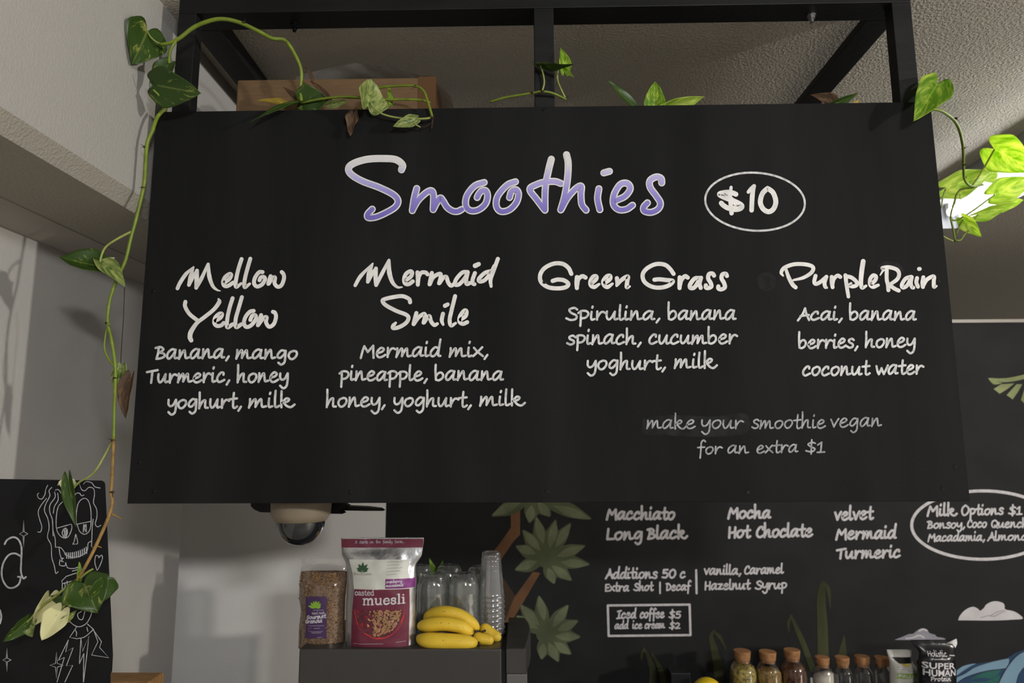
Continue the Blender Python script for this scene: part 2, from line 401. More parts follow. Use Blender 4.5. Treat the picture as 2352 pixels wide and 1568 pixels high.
SMOOTH = [
 [(440,185),(447,150),(400,113),(310,105),(200,110),(110,135),(65,170),(80,215),(160,265),(280,310),(380,360),(415,405),(395,450),(330,490),(260,520),(205,525),(200,500),(232,465)],
 [(548,318),(530,390),(517,475)], [(517,472),(560,400),(620,345),(655,335),(668,370),(665,468)], [(668,462),(690,420),(715,385),(735,405),(765,452),(805,478),(840,480),(868,467)],
 [(1028,275),(960,300),(905,370),(897,440),(930,475),(985,470),(1035,430),(1052,375),(1040,335),(1010,335),(988,360),(978,382)],
 [(1250,270),(1190,295),(1125,370),(1114,440),(1145,480),(1205,470),(1255,420),(1272,360),(1255,327),(1222,340),(1208,382)],
 [(1505,110),(1485,190),(1465,290),(1460,380),(1460,472)], [(1456,468),(1405,400),(1352,325),(1400,290),(1460,272),(1530,268),(1573,282)],
 [(1613,78),(1625,140),(1620,250),(1600,370),(1572,470)], [(1574,468),(1620,385),(1680,318),(1718,302),(1716,360),(1722,430),(1752,472)],
 [(1843,320),(1834,390),(1850,468)], [(1878,207),(1918,196)],
 [(1968,402),(2030,372),(2066,320),(2045,282),(1995,290),(1952,360),(1947,430),(1985,468),(2040,465),(2082,437)],
 [(2290,278),(2285,247),(2250,236),(2207,262),(2208,310),(2250,370),(2280,420),(2265,463),(2215,487),(2167,478),(2162,450),(2188,420)]]
lettering('title_outline', SMOOTH, 3.0947, 780, 330, 16.3, M['white_paint'], 'white painted outline of the word Smoothies')
# purple filling: the paint itself runs from lavender at the top of the letters to violet at the foot
def purple():
    m = bpy.data.materials.new('violet_lettering'); m.use_nodes = True; nt = m.node_tree; bs = nt.nodes['Principled BSDF']
    uv = nt.nodes.new('ShaderNodeUVMap'); uv.uv_map = 'uv'; sx = nt.nodes.new('ShaderNodeSeparateXYZ'); nt.links.new(uv.outputs[0], sx.inputs[0])
    nz = nt.nodes.new('ShaderNodeTexNoise'); nz.inputs['Scale'].default_value = 55; nt.links.new(uv.outputs[0], nz.inputs['Vector'])
    ad = nt.nodes.new('ShaderNodeMath'); ad.operation = 'MULTIPLY_ADD'; ad.inputs[1].default_value = .3; nt.links.new(nz.outputs[0], ad.inputs[0]); nt.links.new(sx.outputs[1], ad.inputs[2])
    r = nt.nodes.new('ShaderNodeValToRGB'); e = r.color_ramp.elements
    e[0].position = .12; e[0].color = (*lin((106, 95, 180)), 1); e[1].position = 1.0; e[1].color = (.66, .65, .66, 1)
    x = e.new(.50); x.color = (*lin((142, 132, 204)), 1); x = e.new(.82); x.color = (*lin((182, 175, 220)), 1)
    nt.links.new(ad.outputs[0], r.inputs[0]); nt.links.new(r.outputs[0], bs.inputs['Base Color']); bs.inputs['Roughness'].default_value = .7
    return m
ink = Ink(plane3(DB)); lettering('', SMOOTH, 3.0947, 780, 330, 10.6, None, None, ink, .0006, fin=False)
o = mesh_obj('title_fill', ink.v, ink.f, purple(), uv=[((x-780)/200, min(1, max(0, (495-y)/140))) for x, y in ink.t]); adopt(o, sign); o['label'] = 'violet painted filling of the word Smoothies'

lettering('price', [[(785,575),(720,548),(600,535),(455,572),(560,640),(760,715),(895,790),(890,850),(790,880),(640,855),(540,800),(495,752)],
   [(600,560),(520,580),(600,630),(700,680)], [(760,740),(860,800),(800,850),(740,850)],
   [(690,435,7),(672,650,9),(700,955,10)], [(1035,530,8),(1090,465,9),(1150,410,9)], [(1150,415,8),(1115,600,11),(1100,895,10.5)],
   [(1420,455),(1530,545),(1585,720),(1540,865),(1440,925),(1330,865),(1275,730),(1318,560),(1420,455)]], 8.711, 1600, 380, 11.4, M['white_paint'], 'white painted price $10 inside the oval')
ink = Ink(plane3(DB)); P = []
for i in range(49):
    t = 2*pi*i/48; x, y = 114.5*cos(t), 66.5*sin(t); P.append((1734.3 + x*cos(.045) - y*sin(.045), 463 + x*sin(.045)*1.2 + y*cos(.045)))
P[-1] = P[0]; ink.stroke(P, 4.8, closed=True, res=2); ink.build('price_oval', M['white_paint2'], sign, 'thin grey-white oval drawn round the $10 price')

lettering('smoothie_name', [
 [(125,585,8.5),(170,490,9),(265,350,9),(390,235,4)], [(385,242,5),(340,400,10),(312,530,8)], [(318,530,7),(390,380,8),(445,295,7)], [(445,295,9),(440,450,10.5),(430,575,8)], [(432,578,8),(520,420,9),(625,185,6)], [(632,185,6),(645,380,10),(700,540,8),(770,608,5),(828,627,2)],
 [(900,485),(975,430),(1005,365),(975,350),(905,400),(872,480),(892,540),(950,545),(1038,490)],
 [(1175,105),(1120,280),(1080,470),(1087,560),(1168,505,6)], [(1318,100),(1260,300),(1222,470),(1228,565),(1308,510,6)],
 [(1518,318),(1460,322),(1395,410),(1380,505),(1430,555),(1510,520),(1558,440),(1540,398),(1492,405),(1468,450)],
 [(1650,385),(1632,440),(1612,510)], [(1618,508),(1680,420),(1722,408),(1715,500),(1765,558),(1830,530),(1870,420),(1860,350),(1832,318)],
 [(255,805),(250,880),(320,1000),(450,1108)], [(798,762,5),(808,810,10),(720,930),(560,1060),(445,1150),(350,1290,11),(330,1380,11),(350,1435,10)],
 [(750,1112),(830,1065),(855,1005),(810,1000),(745,1060),(728,1150),(770,1198),(840,1190),(883,1150)],
 [(1028,745),(980,900),(942,1080),(940,1220),(1030,1172)], [(1180,728),(1130,900),(1078,1090),(1085,1218),(1170,1172)],
 [(1372,952),(1310,968),(1240,1050),(1214,1150),(1250,1215),(1330,1190),(1408,1090),(1400,1025),(1348,1035),(1318,1100)],
 [(1495,1022),(1465,1110),(1442,1188)], [(1445,1186),(1530,1075),(1585,1058),(1575,1140),(1625,1212),(1700,1170),(1738,1060),(1722,985),(1688,968)]],
 7.126, 390, 580, 9, M['white_paint'], 'white painted heading Mellow Yellow')
lettering('smoothie_name', [
 [(160,465,8),(240,330,9),(410,155,4)], [(405,162,5),(360,290,11),(338,415,8)], [(340,415,8),(400,300,9),(455,225,7)], [(455,225,9),(450,350,10),(457,460,9)], [(460,460,8),(540,300,9),(640,108,7)], [(640,108,7),(645,280,11),(690,420,9),(760,490,6),(828,490,3)],
 [(880,392),(950,340),(970,285),(940,265),(880,305),(855,380),(870,438),(920,448),(978,408)], [(1045,280),(1050,370),(1050,455)], [(1052,420),(1065,340),(1100,285),(1160,282),(1188,308)],
 [(1250,288),(1230,380),(1217,450)], [(1220,448),(1270,350),(1360,300),(1378,335),(1352,435)], [(1358,432),(1410,360),(1455,345),(1480,420),(1520,468),(1560,450)],
 [(1758,275),(1680,285),(1595,380),(1580,452),(1640,448),(1720,360),(1758,285)], [(1760,280),(1737,390),(1745,445),(1788,432)], [(1862,290),(1830,380),(1832,435),(1855,448)], [(1865,186,11),(1915,163,10)],
 [(2090,262),(2000,290),(1920,370),(1930,410),(2000,390),(2080,300),(2140,190)], [(2188,88),(2130,250),(2085,380),(2092,478,7)],
 [(940,705),(925,658),(830,618),(700,632),(575,662),(550,692),(600,750),(750,830),(880,880),(918,930),(880,1000),(780,1060),(700,1072),(702,1035),(735,998,6)],
 [(1030,858),(1005,950),(990,1015)], [(992,1015),(1060,920),(1140,870),(1150,920),(1132,995)], [(1138,992),(1190,920),(1218,905),(1240,980),(1285,1028),(1328,1010,7)], [(1408,868),(1390,960),(1410,1022,6)], [(1437,755,10),(1475,735,9)],
 [(1580,618),(1530,820),(1502,960),(1525,1035),(1588,1002,6)], [(1660,950),(1730,900),(1742,835),(1710,825),(1652,900),(1642,980),(1690,1012),(1752,988)]],
 6.189, 790, 580, 9.2, M['white_paint'], 'white painted heading Mermaid Smile')
lettering('smoothie_name', [
 [(452,238),(420,172),(350,125),(250,125),(150,175),(102,250),(112,330),(190,388),(300,402),(390,388),(418,350),(370,312),(300,303),(242,318)],
 [(515,275),(510,340),(515,398)], [(518,365),(530,300),(575,265),(612,280)], [(682,342),(730,300),(733,268),(700,270),(668,320),(672,368),(712,386),(765,355,6)], [(832,338),(885,300),(888,262),(850,268),(812,320),(822,368),(862,386),(915,350,6)],
 [(965,288),(970,330),(962,372,6)], [(968,368,6),(1020,305),(1088,268),(1080,330),(1077,388),(1110,380,5)],
 [(1602,238),(1560,180),(1500,135),(1400,130),(1300,180),(1255,250),(1277,330),(1360,383),(1460,393),(1550,368),(1595,320),(1520,308),(1440,300),(1388,305)],
 [(1672,278),(1670,340),(1670,398)], [(1673,370),(1690,310),(1730,265),(1762,280)], [(1898,285),(1840,292),(1788,360),(1794,398),(1840,388),(1895,305)], [(1912,283),(1895,350),(1908,396)],
 [(2058,258),(2040,235),(2002,242),(1992,290),(2020,340),(2028,380),(1995,398),(1968,393),(1966,368)], [(2203,262),(2190,238),(2152,246),(2143,290),(2170,340),(2180,390),(2140,413),(2108,403),(2107,380)]],
 4.9, 1220, 580, 9.6, M['white_paint'], 'white painted heading Green Grass')
lettering('smoothie_name', [
 [(165,305,4),(140,262,8),(180,200,9),(300,155,9),(430,152,9),(530,172,9),(563,210,9),(530,270,9),(430,330,8),(300,362,5)], [(200,215,7),(240,330,9),(290,420,10),(330,458,9)],
 [(592,305),(575,380),(595,412),(650,390),(728,322,8)], [(735,318),(710,400),(722,452),(742,462,5)], [(805,320),(805,390),(817,455)], [(812,425),(830,350),(880,303),(918,320)],
 [(985,298),(1000,420),(1025,580,8)], [(1000,312),(1070,330),(1135,390),(1130,430),(1080,445),(1042,430),(1062,402,5)],
 [(1220,115,11),(1200,250,11),(1190,390,10),(1205,462,9),(1258,438,6)], [(1332,412),(1380,360),(1388,315),(1350,300),(1312,350),(1312,420),(1352,452),(1418,428,7)],
 [(1530,225),(1530,350),(1545,420),(1552,495)], [(1445,295,3),(1475,245,5),(1490,222,6),(1470,202,8),(1560,192,9),(1660,222,9),(1693,280,9),(1668,350,9),(1572,420,8)], [(1580,438),(1640,478),(1688,500)],
 [(1850,318),(1780,342),(1730,420),(1745,460),(1800,430),(1852,335)], [(1860,322),(1847,400),(1862,452),(1880,460)], [(1930,335),(1920,390),(1942,448)], [(1955,215,9),(1965,214,9)],
 [(2012,325),(2000,400),(2007,452)], [(2010,435),(2060,355),(2148,312),(2150,380),(2153,450),(2186,440,5)]],
 5.737, 1770, 580, 9, M['white_paint'], 'white painted heading Purple Rain')

def block(name, words, wd, m, label, parent=None, d=None, tall=1.0):
    ink = Ink(plane3(DB if d is None else d))
    for t in words: word(ink, *t[:6], t[6] if len(t) > 6 else wd, tall)
    return ink.build(name, m, parent or sign, label)
block('ingredient_text', [('Banana,',354,826,528,823,22.5),('mango',540,825,684,826,22.5),('Turmeric,',334,881,529,878,23),('honey',543,879,663,879,23),('yoghurt,',384,939,556,938,22.5),('milk',569,938,679,936,22.5)], 5.4, M['white_paint2'], 'white ingredient lines Banana, mango, Turmeric, honey, yoghurt, milk')
block('ingredient_text', [('Mermaid',826,823,1014,819,23),('mix,',1030,821,1122,820,23),('pineapple,',777,875,983,875,22),('banana',997,875,1158,874,22.5),('honey,',748,936,886,935,23),('yoghurt,',903,935,1084,935,22.5),('milk',1100,933,1208,932,23)], 5.2, M['white_paint2'], 'white ingredient lines Mermaid mix, pineapple, banana, honey, yoghurt, milk')
block('ingredient_text', [('Spirulina,',1298,736,1517,736,22),('banana',1532,736,1692,735,23),('spinach,',1300,792,1474,791,22.5),('cucumber',1489,791,1695,790,22.5),('yoghurt,',1347,850,1530,849,22.5),('milk',1547,847,1649,846,22.5)], 5.2, M['white_paint2'], 'white ingredient lines Spirulina, banana, spinach, cucumber, yoghurt, milk')
block('ingredient_text', [('Acai,',1830,736,1936,736,21),('banana',1949,736,2106,737,22),('berries,',1832,801,1972,800,22),('honey',1986,799,2103,799,22),('coconut',1842,864,2000,862,22),('water',2010,862,2123,859,21.5)], 5.2, M['white_paint2'], 'white ingredient lines Acai, banana, berries, honey, coconut water')
block('footnote_text', [('make',1484,985,1598,985,21),('your',1610,985,1709,985,21),('smoothie',1725,985,1897,984,21),('vegan',1906,983,2026,979,21),('for',1600,1043,1660,1043,19),('an',1670,1042,1721,1042,19),('extra',1737,1042,1834,1039,19),('$1',1849,1040,1896,1040,18)], 4.0, M['grey_paint'], 'thin grey note make your smoothie vegan for an extra $1')

M['smudge'] = mat('wiped_board_paint', (.0150, .0150, .0155), .75, 0, .1, .35, 40)
for P, t in (([(1738,640),(1748,628),(1768,626),(1782,640),(1778,662),(1758,668),(1742,658)], 'faint wiped spot left of the heading Purple Rain'),
             ([(1476,962),(1540,953),(1640,956),(1712,950),(1716,992),(1640,1003),(1540,1000),(1480,996)], 'faint wiped band behind the words make your'),
             ([(2012,612),(2030,600),(2062,604),(2076,622),(2060,622),(2040,612),(2020,622)], 'faint wiped spot above the letter R')):
    ink = Ink(plane3(DB, .0003)); ink.poly(P, curve=True); ink.build('wiped_patch', M['smudge'], sign, t)

# screws: dark recessed heads with a cross slot
M['screw'] = mat('black_screw', (.006, .006, .007), .35, .6)
M['slot'] = mat('screw_slot', (.002, .002, .002), .9)
for px, py in ((1249,252),(351,668),(319,1062),(353,1129),(803,1131),(1256,1129),(1717,1129),(2165,1122),(2194,1071),(2156,646),(1250,648)):
    c = U(px, py, DB); b = MB()
    n = 20; ring = [(.0038, 0), (.0045, -.0004), (.0036, -.0009), (.0001, -.0007)]
    vs = []; fs = []
    for r, y in ring:
        for k in range(n): vs.append((c.x + r*cos(2*pi*k/n), c.y + y, c.z + r*sin(2*pi*k/n)))
    for i in range(3):
        for k in range(n): fs.append((i*n+k, i*n+(k+1) % n, (i+1)*n+(k+1) % n, (i+1)*n+k))
    b.add(vs, fs); b.cur = 1; rot = Matrix.Rotation(px * .7, 3, 'Y')
    for sx, sz in ((.0022, .0005), (.0005, .0022)):
        b.box((c.x-sx, c.y-.0012, c.z-sz), (c.x+sx, c.y-.0008, c.z+sz), rot)
    adopt(b.build('screw', [M['screw'], M['slot']]), sign)

# ------------------------------------------------------------------ timber frame the sign is screwed to
DF = DB + .010; DR = 1.76
HTB = U(1250, 18, DF).z; HTT = U(1250, -16, DF).z
frame = empty('sign_frame', (0, DF, BZ0), 'black timber box frame hung from the ceiling, holding the menu sign', 'frame')
def fpart(name, boxes, m=None, bevel=.0015):
    b = MB()
    for x in boxes: b.box(*x)
    return adopt(b.build(name, m or M['timber'], bevel=bevel), frame)
FX0 = U(406, 90, DF).x; FX1 = U(2100, 90, DF).x
fpart('top_beam', [((FX0, DF, HTB), (FX1, DF + .07, HTT))])
fpart('side_beam', [((FX0, DF + .0702, HTB), (FX0 + .07, 2.45, HTT + .03))]); fpart('side_beam', [((FX1 - .07, DF + .0702, HTB), (FX1, 2.45, HTB + .02))])
xm = U(1250, 130, DF).x
for x0, x1, y0, y1, zz in ((FX0, FX0 + .043, DF, DF + .034, HTB), (FX1 - .045, FX1, DF, DF + .034, HTB), (xm - .0235, xm + .0235, DF, DF + .034, HTB), (FX0, FX0 + .043, DR - .034, DR, EYE + .66), (FX1 - .043, FX1, DR - .034, DR, EYE + .66)):
    fpart('post', [((x0, y0, BZ0), (x1, y1, zz))])
fpart('bottom_beam', [((FX0 + .043, DF, BZ0), (xm - .0235, DF + .034, BZ0 + .07))]); fpart('bottom_beam', [((xm + .0235, DF, BZ0), (FX1 - .045, DF + .034, BZ0 + .07))])
fpart('bottom_beam', [((FX0 + .043, DR - .034, BZ0), (FX1 - .043, DR, BZ0 + .035))])
fpart('side_beam', [((FX0, DF + .034, BZ0), (FX0 + .043, DR - .034, BZ0 + .07))]); fpart('side_beam', [((FX1 - .043, DF + .034, BZ0), (FX1, DR - .034, BZ0 + .07))])
fpart('side_panel', [((FX1 + .0005, DF + .001, BZ0), (FX1 + .009, DR, EYE + .64))])
SHZ = EYE + .60
fpart('shelf', [((FX0 + .043, DF + .034, SHZ - .018), (FX1 - .045, DR - .034, SHZ))])
fpart('hidden_light_block', [((FX0 + .01, DF + .03, HTT), (FX1 - .01, DF + .06, HC))])  # unseen filler, added to stop light slipping between top beam and ceiling
for x in (FX0 + .035, FX1 - .035): fpart('hanger', [((x - .015, 2.40, HTT + .03 if x < 0 else HTB + .02), (x + .015, 2.43, HC))])
# galvanised bolts under the front beam
M['steel'] = mat('dull_steel', (.35, .34, .33), .4, .9)
for px, py, d in ((1864, 42, DF + .045), (677, 52, DF + .05)):
    c = U(px, py, d); b = MB(); z = HTB
    b.lathe([(.0105, -.003), (.0105, 0)], (c.x, c.y, z), 20); b.lathe([(.0085, -.0105), (.0085, -.003)], (c.x, c.y, z), 6); b.lathe([(.0045, -.019), (.0045, -.0105)], (c.x, c.y, z), 14)
    adopt(b.build('bolt', M['steel'] if px > 1000 else M['screw'], smooth=False), frame)

# ------------------------------------------------------------------ cardboard box with film, on the shelf
M['card'] = mat('brown_cardboard', lin((108, 86, 62)), .8, 0, .2, .08, 30, .1, 200, (1, 1, 6))
M['tape'] = mat('brown_tape', lin((92, 66, 42)), .25, 0, .5)
DX = 1.575
a = U(541, 250, DX); c = U(1000, 190, DX); zt = U(700, 181, DX).z
box = empty('cardboard_box', (a.x, DX, SHZ), 'brown cardboard carton lying on the shelf behind the left half of the sign', 'box')
b = MB(); b.box((a.x, DX, SHZ), (c.x, DX + .145, zt)); adopt(b.build('carton', M['card'], bevel=.004), box)
b = MB(); b.box((a.x + .006, DX + .03, zt + .0003), (a.x + .25, DX + .115, zt + .004), Matrix.Rotation(-.02, 3, 'Y')); adopt(b.build('flap', M['card']), box)
b = MB(); t = c.x - .012
b.box((t - .03, DX - .0012, SHZ + .08), (t + .0135, DX - .0002, zt + .001)); b.box((t + .0122, DX - .001, SHZ + .08), (t + .0135, DX + .145, zt + .001)); adopt(b.build('tape', M['tape']), box)
# crumpled clear film lying over the right half of the box
M['film'] = thin_clear('clear_film', (.93, .92, .9), .12, .12, .20)
V = []; F = []; nu, nv = 36, 12
for i in range(nu + 1):
    for j in range(nv + 1):
        u, v = i / nu, j / nv
        p0 = U(690 + 350 * u, 0, 1.59).x
        h = zt + .004 + .034 * sin(pi * min(1, u * 1.25)) * (1 - .3 * v) + .006 * noise.noise(Vector((u * 9, v * 5, 3)))
        if u > .86: h -= (u - .86) * .42
        V.append((p0, DX + .0 + .15 * v, max(h, SHZ + .03)))
for i in range(nu):
    for j in range(nv): q = i*(nv+1)+j; F.append((q, q+1, q+nv+2, q+nv+1))
tag(mesh_obj('plastic_film', V, F, M['film'], smooth=True), 'crumpled clear plastic film draped over the cardboard carton', 'plastic film')

# ------------------------------------------------------------------ pothos vines
G1, G2 = lin((62, 84, 30)), lin((150, 160, 70))
M['leaf'] = leaf_mat('pothos_leaf', lin((58, 84, 32)), lin((150, 158, 78)), .22, .3, soft=.05)
M['leaf_pale'] = leaf_mat('pothos_leaf_marbled', lin((86, 114, 46)), lin((172, 180, 112)), .55, .35, soft=.1)
M['leaf_cream'] = leaf_mat('pothos_leaf_cream', lin((150, 158, 92)), lin((226, 224, 182)), .95, .35)
M['leaf_fresh'] = leaf_mat('pothos_leaf_fresh', lin((104, 150, 30)), lin((190, 205, 90)), .42, .5, soft=.10)
M['leaf_lit'] = leaf_mat('pothos_leaf_lit', lin((158, 190, 66)), lin((224, 230, 150)), .5, .62, soft=.16)  # lit copy of the leaf: tube glow put into paler, yellower colours
M['leaf_dead'] = leaf_mat('withered_leaf', lin((74, 54, 38)), lin((110, 82, 52)), .4, .1, .7)
M['leaf_yellow'] = leaf_mat('yellowed_leaf', lin((150, 128, 46)), lin((176, 156, 70)), .4, .2, .5)
M['stem'] = mat('green_stem', lin((108, 126, 36)), .45, 0, .4, .18, 40)
M['stem_pale'] = mat('pale_stem', lin((138, 148, 76)), .45, 0, .4, .15, 40)
M['stem_brown'] = mat('woody_stem', lin((142, 112, 62)), .6, 0, .3, .25, 60)
M['root'] = mat('dark_root', lin((58, 46, 34)), .8, 0, .2)

def leaf(root, b0, t0, wid, m='leaf', roll=0, fold=.25, curl=.12, d0=1.45, d1=None, name='leaf', wave=.03, label=None, bend=0):
    """heart shaped leaf from its notch b0 to its tip t0 (photo pixels, with a depth each)"""
    d1 = d0 if d1 is None else d1
    B, T = U(*b0, d0), U(*t0, d1); a = T - B; L = a.length; a.normalize()
    c = (CAM - (B + T) / 2).normalized(); c = (c - a * c.dot(a)).normalized()
    c = Matrix.Rotation(radians(roll), 3, a) @ c; s = a.cross(c)
    W = wid * (d0 + d1) / 2 / FPX / 2
    nv, nu = 18, 14; V = []; uv = []; F = []
    rr = random.Random(int(b0[0] * 3 + b0[1] * 7 + t0[0])); ph = rr.uniform(0, 6)
    for i in range(nv + 1):
        v = i / nv
        if v < .24: pr = .80 + .20 * sin(v / .24 * pi / 2)
        else:
            t = (v - .24) / .76; pr = (1 - t ** 1.7) * (1 - .10 * sin(t * pi))
        for j in range(nu + 1):
            u = -1 + 2 * j / nu; au = abs(u)
            al = v - .25 * sin(pi * au ** .85) * (1 - v) ** 3
            x = u * W * pr + bend * W * sin(v * pi) * .5
            z = fold * W * pr * au ** 1.5 - curl * L * v * v + wave * W * 2 * sin(v * 9 + ph + u * 2) * au
            V.append(B + a * (al * L) + s * x + c * z); uv.append((u, v))
    for i in range(nv):
        for j in range(nu): q = i*(nu+1)+j; F.append((q, q+1, q+nu+2, q+nu+1))
    o = mesh_obj(name, V, F, M[m], smooth=True, uv=uv)
    sd = o.modifiers.new('thick', 'SOLIDIFY'); sd.thickness = .0006
    adopt(o, root)
    if label: o['label'] = label
    return o
def stem(root, pts, r, m='stem', d=1.45, name='stem', jit=True):
    """pts: photo pixel plus optional depth"""
    b = MB(); P = [U(p[0], p[1], p[2] if len(p) > 2 else d) for p in pts]
    b.tube(P, r, 8, 6); o = b.build(name, M[m], smooth=True); return adopt(o, root)
def nodes(root, pts, d=1.45, r=.0045, ln=.012):
    rr = random.Random(int(pts[0][0]))
    for p in pts:
        b = MB(); c = U(p[0], p[1], p[2] if len(p) > 2 else d)
        b.lathe([(r*.6, -.0025), (r, -.001), (r, .001), (r*.6, .0025)], c, 10)
        for k in range(2):
            q = c + Vector((rr.uniform(-1, 1), -.4, rr.uniform(-1, .6))) * ln
            b.tube([c, (c + q) / 2 + Vector((0, 0, .001)), q], [.0009, .0004], 5, 4)
        adopt(b.build('aerial_root', M['root'], smooth=True), root)

# --- long vine at the left end of the sign
va = empty('pothos_vine', U(375, 250, 1.47), 'long pothos vine arching over the top left corner and trailing down past the chalkboard', 'plant', 'pothos vines')
stem(va, [(692,232,1.50),(690,205,1.50),(692,165,1.49),(680,130,1.48),(655,93,1.47),(625,88,1.46),(590,70,1.45),(545,50,1.44),(500,44,1.43),(450,60,1.43),(412,88,1.43),(388,99,1.43),(368,102,1.43)], [.0040, .0042, .0046, .0048, .0036])
stem(va, [(405,92,1.43),(393,112,1.43),(389,130,1.43),(388,146,1.43)], [.0034, .003])
stem(va, [(372,102,1.43),(358,96,1.43),(345,84,1.43),(337,70,1.43)], [.0026, .0016], 'stem_pale')
stem(va, [(352,206,1.42),(368,222,1.43),(380,240,1.45)], [.0024, .003])
stem(va, [(381,248,1.47),(362,268,1.46),(350,300,1.45),(338,330,1.45),(334,380,1.45),(330,428,1.45),(312,505,1.45),(301,545,1.45),(288,598,1.45),(268,642,1.45),(252,690,1.45),(247,738,1.45),(255,775,1.45),(263,825,1.45),(265,870,1.45),(262,950,1.44),(261,1010,1.44)], [.0042, .0044, .0038, .0036, .0036, .0034])
stem(va, [(261,1008,1.44),(258,1085,1.43),(255,1130,1.42),(258,1152,1.42),(249,1188,1.42),(218,1258,1.41),(192,1308,1.40),(178,1330,1.40),(165,1342,1.40)], [.0034, .0036, .003], 'stem_brown')
stem(va, [(303,531,1.45),(270,548,1.44),(243,567,1.44),(232,590,1.44),(230,608,1.44)], [.0028, .0022], 'stem_pale')
stem(va, [(252,742,1.45),(243,765,1.45),(240,800,1.45),(250,825,1.45),(263,840,1.45)], [.0018, .0026])
stem(va, [(259,1012,1.44),(246,1035,1.44),(225,1072,1.43),(208,1092,1.43),(182,1107,1.43),(165,1128,1.43),(161,1160,1.43)], [.0024, .0022], 'stem_pale')
stem(va, [(180,1330,1.40),(160,1342,1.40),(128,1368,1.39),(98,1390,1.39),(72,1418,1.39),(62,1428,1.39)], [.0028, .0022], 'stem_pale')
stem(va, [(184,1328,1.40),(200,1314,1.39),(214,1306,1.39)], [.0026, .0018], 'stem_pale')
stem(va, [(170,1352,1.40),(162,1368,1.39),(150,1385,1.39),(138,1404,1.39)], [.0022, .0018], 'stem_pale')
stem(va, [(178,1388,1.39),(160,1384,1.39),(140,1398,1.39)], [.0022, .0018], 'stem_pale')
stem(va, [(286,660,1.46),(284,720,1.47),(279,800,1.47),(276,860,1.47)], [.0009, .0009], 'root')
stem(va, [(258,1180,1.42),(268,1185,1.42),(280,1192,1.42)], [.0022, .001], 'stem_brown')
stem(va, [(213,1258,1.41),(223,1254,1.41),(233,1257,1.41)], [.0018, .0009], 'stem_brown')
nodes(va, [(653,92,1.47),(560,52,1.44),(690,205,1.50),(334,338,1.45),(329,431,1.45),(246,742,1.45),(264,868,1.45),(260,1011,1.44),(257,1130,1.42)])
leaf(va, (338,72), (308,144), 108, 'leaf', -18, .30, .10, 1.43, 1.40)
leaf(va, (362,196), (453,214), 100, 'leaf', 8, .22, .10, 1.42, 1.40)
leaf(va, (385,150), (343,206), 52, 'leaf', 35, .3, .05, 1.43, 1.43)
leaf(va, (230,612), (137,593), 74, 'leaf', 40, .55, -.05, 1.44, 1.42)
leaf(va, (236,603), (287,651), 46, 'leaf_pale', -25, .5, .12, 1.44, 1.43)
leaf(va, (240,607), (262,590), 24, 'leaf_cream', -40, .3, .1, 1.45, 1.45)
leaf(va, (278,846), (263,905), 34, 'leaf_pale', 20, .3, .1, 1.46, 1.46)
leaf(va, (300,872), (282,962), 40, 'leaf_dead', 40, .8, .1, 1.46, 1.46, label='withered dark brown leaf')
leaf(va, (158,1106), (170,1210), 30, 'leaf', 30, .6, .08, 1.43, 1.41)
leaf(va, (158,1104), (150,1130), 36, 'leaf_cream', 10, .3, .08, 1.435, 1.43)
leaf(va, (193,1340), (222,1404), 100, 'leaf', 6, .25, .12, 1.385, 1.37)
leaf(va, (240,1338), (222,1392), 64, 'leaf', -30, .2, .12, 1.39, 1.39)
leaf(va, (139,1404), (93,1472), 54, 'leaf_cream', 12, .35, .1, 1.385, 1.375)
leaf(va, (64,1424), (8,1475), 42, 'leaf', -35, .45, .05, 1.39, 1.37)
leaf(va, (62,1428), (72,1462), 34, 'leaf_pale', 25, .3, .1, 1.395, 1.39)
leaf(va, (112,1372), (82,1444), 52, 'leaf_cream', -38, .35, .15, 1.40, 1.40)
leaf(va, (146,1424), (175,1404), 20, 'leaf_pale', 30, .4, .1, 1.39, 1.39)
leaf(va, (182,1328), (184,1290), 14, 'leaf_fresh', 30, .5, .1, 1.40, 1.40)
leaf(va, (128,1372), (168,1374), 34, 'leaf', 55, .4, .1, 1.40, 1.40)

# --- vine lying along the top edge of the sign, left of the middle post
vb = empty('pothos_vine', U(850, 232, 1.50), 'pothos vine on the top edge left of the middle post, looping over the panel', 'plant', 'pothos vines')
stem(vb, [(690,236,1.50),(745,226,1.50),(800,222,1.50),(870,228,1.50),(960,229,1.50),(988,236,1.50)], [.003, .003], 'stem')
stem(vb, [(858,203,1.50),(900,198,1.49),(950,197,1.48),(972,208,1.475),(983,235,1.47),(990,258,1.47),(993,268,1.47)], [.003, .003])
stem(vb, [(993,268,1.47),(980,272,1.47),(945,273,1.47),(905,269,1.47),(875,260,1.465),(857,245,1.465),(852,236,1.465)], [.0026, .0022], 'stem_pale')
stem(vb, [(951,283,1.465),(958,288,1.465),(966,292,1.47)], [.0018, .0014], 'stem_pale')
stem(vb, [(966,292,1.475),(980,290,1.475),(990,282,1.475),(994,268,1.475)], [.0008, .0008], 'root')
stem(vb, [(994,268,1.475),(993,282,1.475),(991,296,1.475)], [.0025, .0012], 'root')
nodes(vb, [(992,270,1.47),(691,204,1.50),(955,198,1.48)])
leaf(vb, (692,234), (569,268), 40, 'leaf', 78, .3, .10, 1.50, 1.44)
leaf(vb, (694,233), (754,226), 78, 'leaf', -10, .25, .10, 1.506, 1.506)
leaf(vb, (650,236), (588,226), 22, 'leaf_yellow', 50, .4, .1, 1.51, 1.51, label='yellowed leaf')
leaf(vb, (683,234), (652,196), 22, 'leaf_dead', 40, .7, .1, 1.51, 1.51, label='withered brown leaf')
leaf(vb, (752,224), (712,180), 16, 'leaf_dead', 30, .7, .1, 1.51, 1.51, label='withered brown leaf')
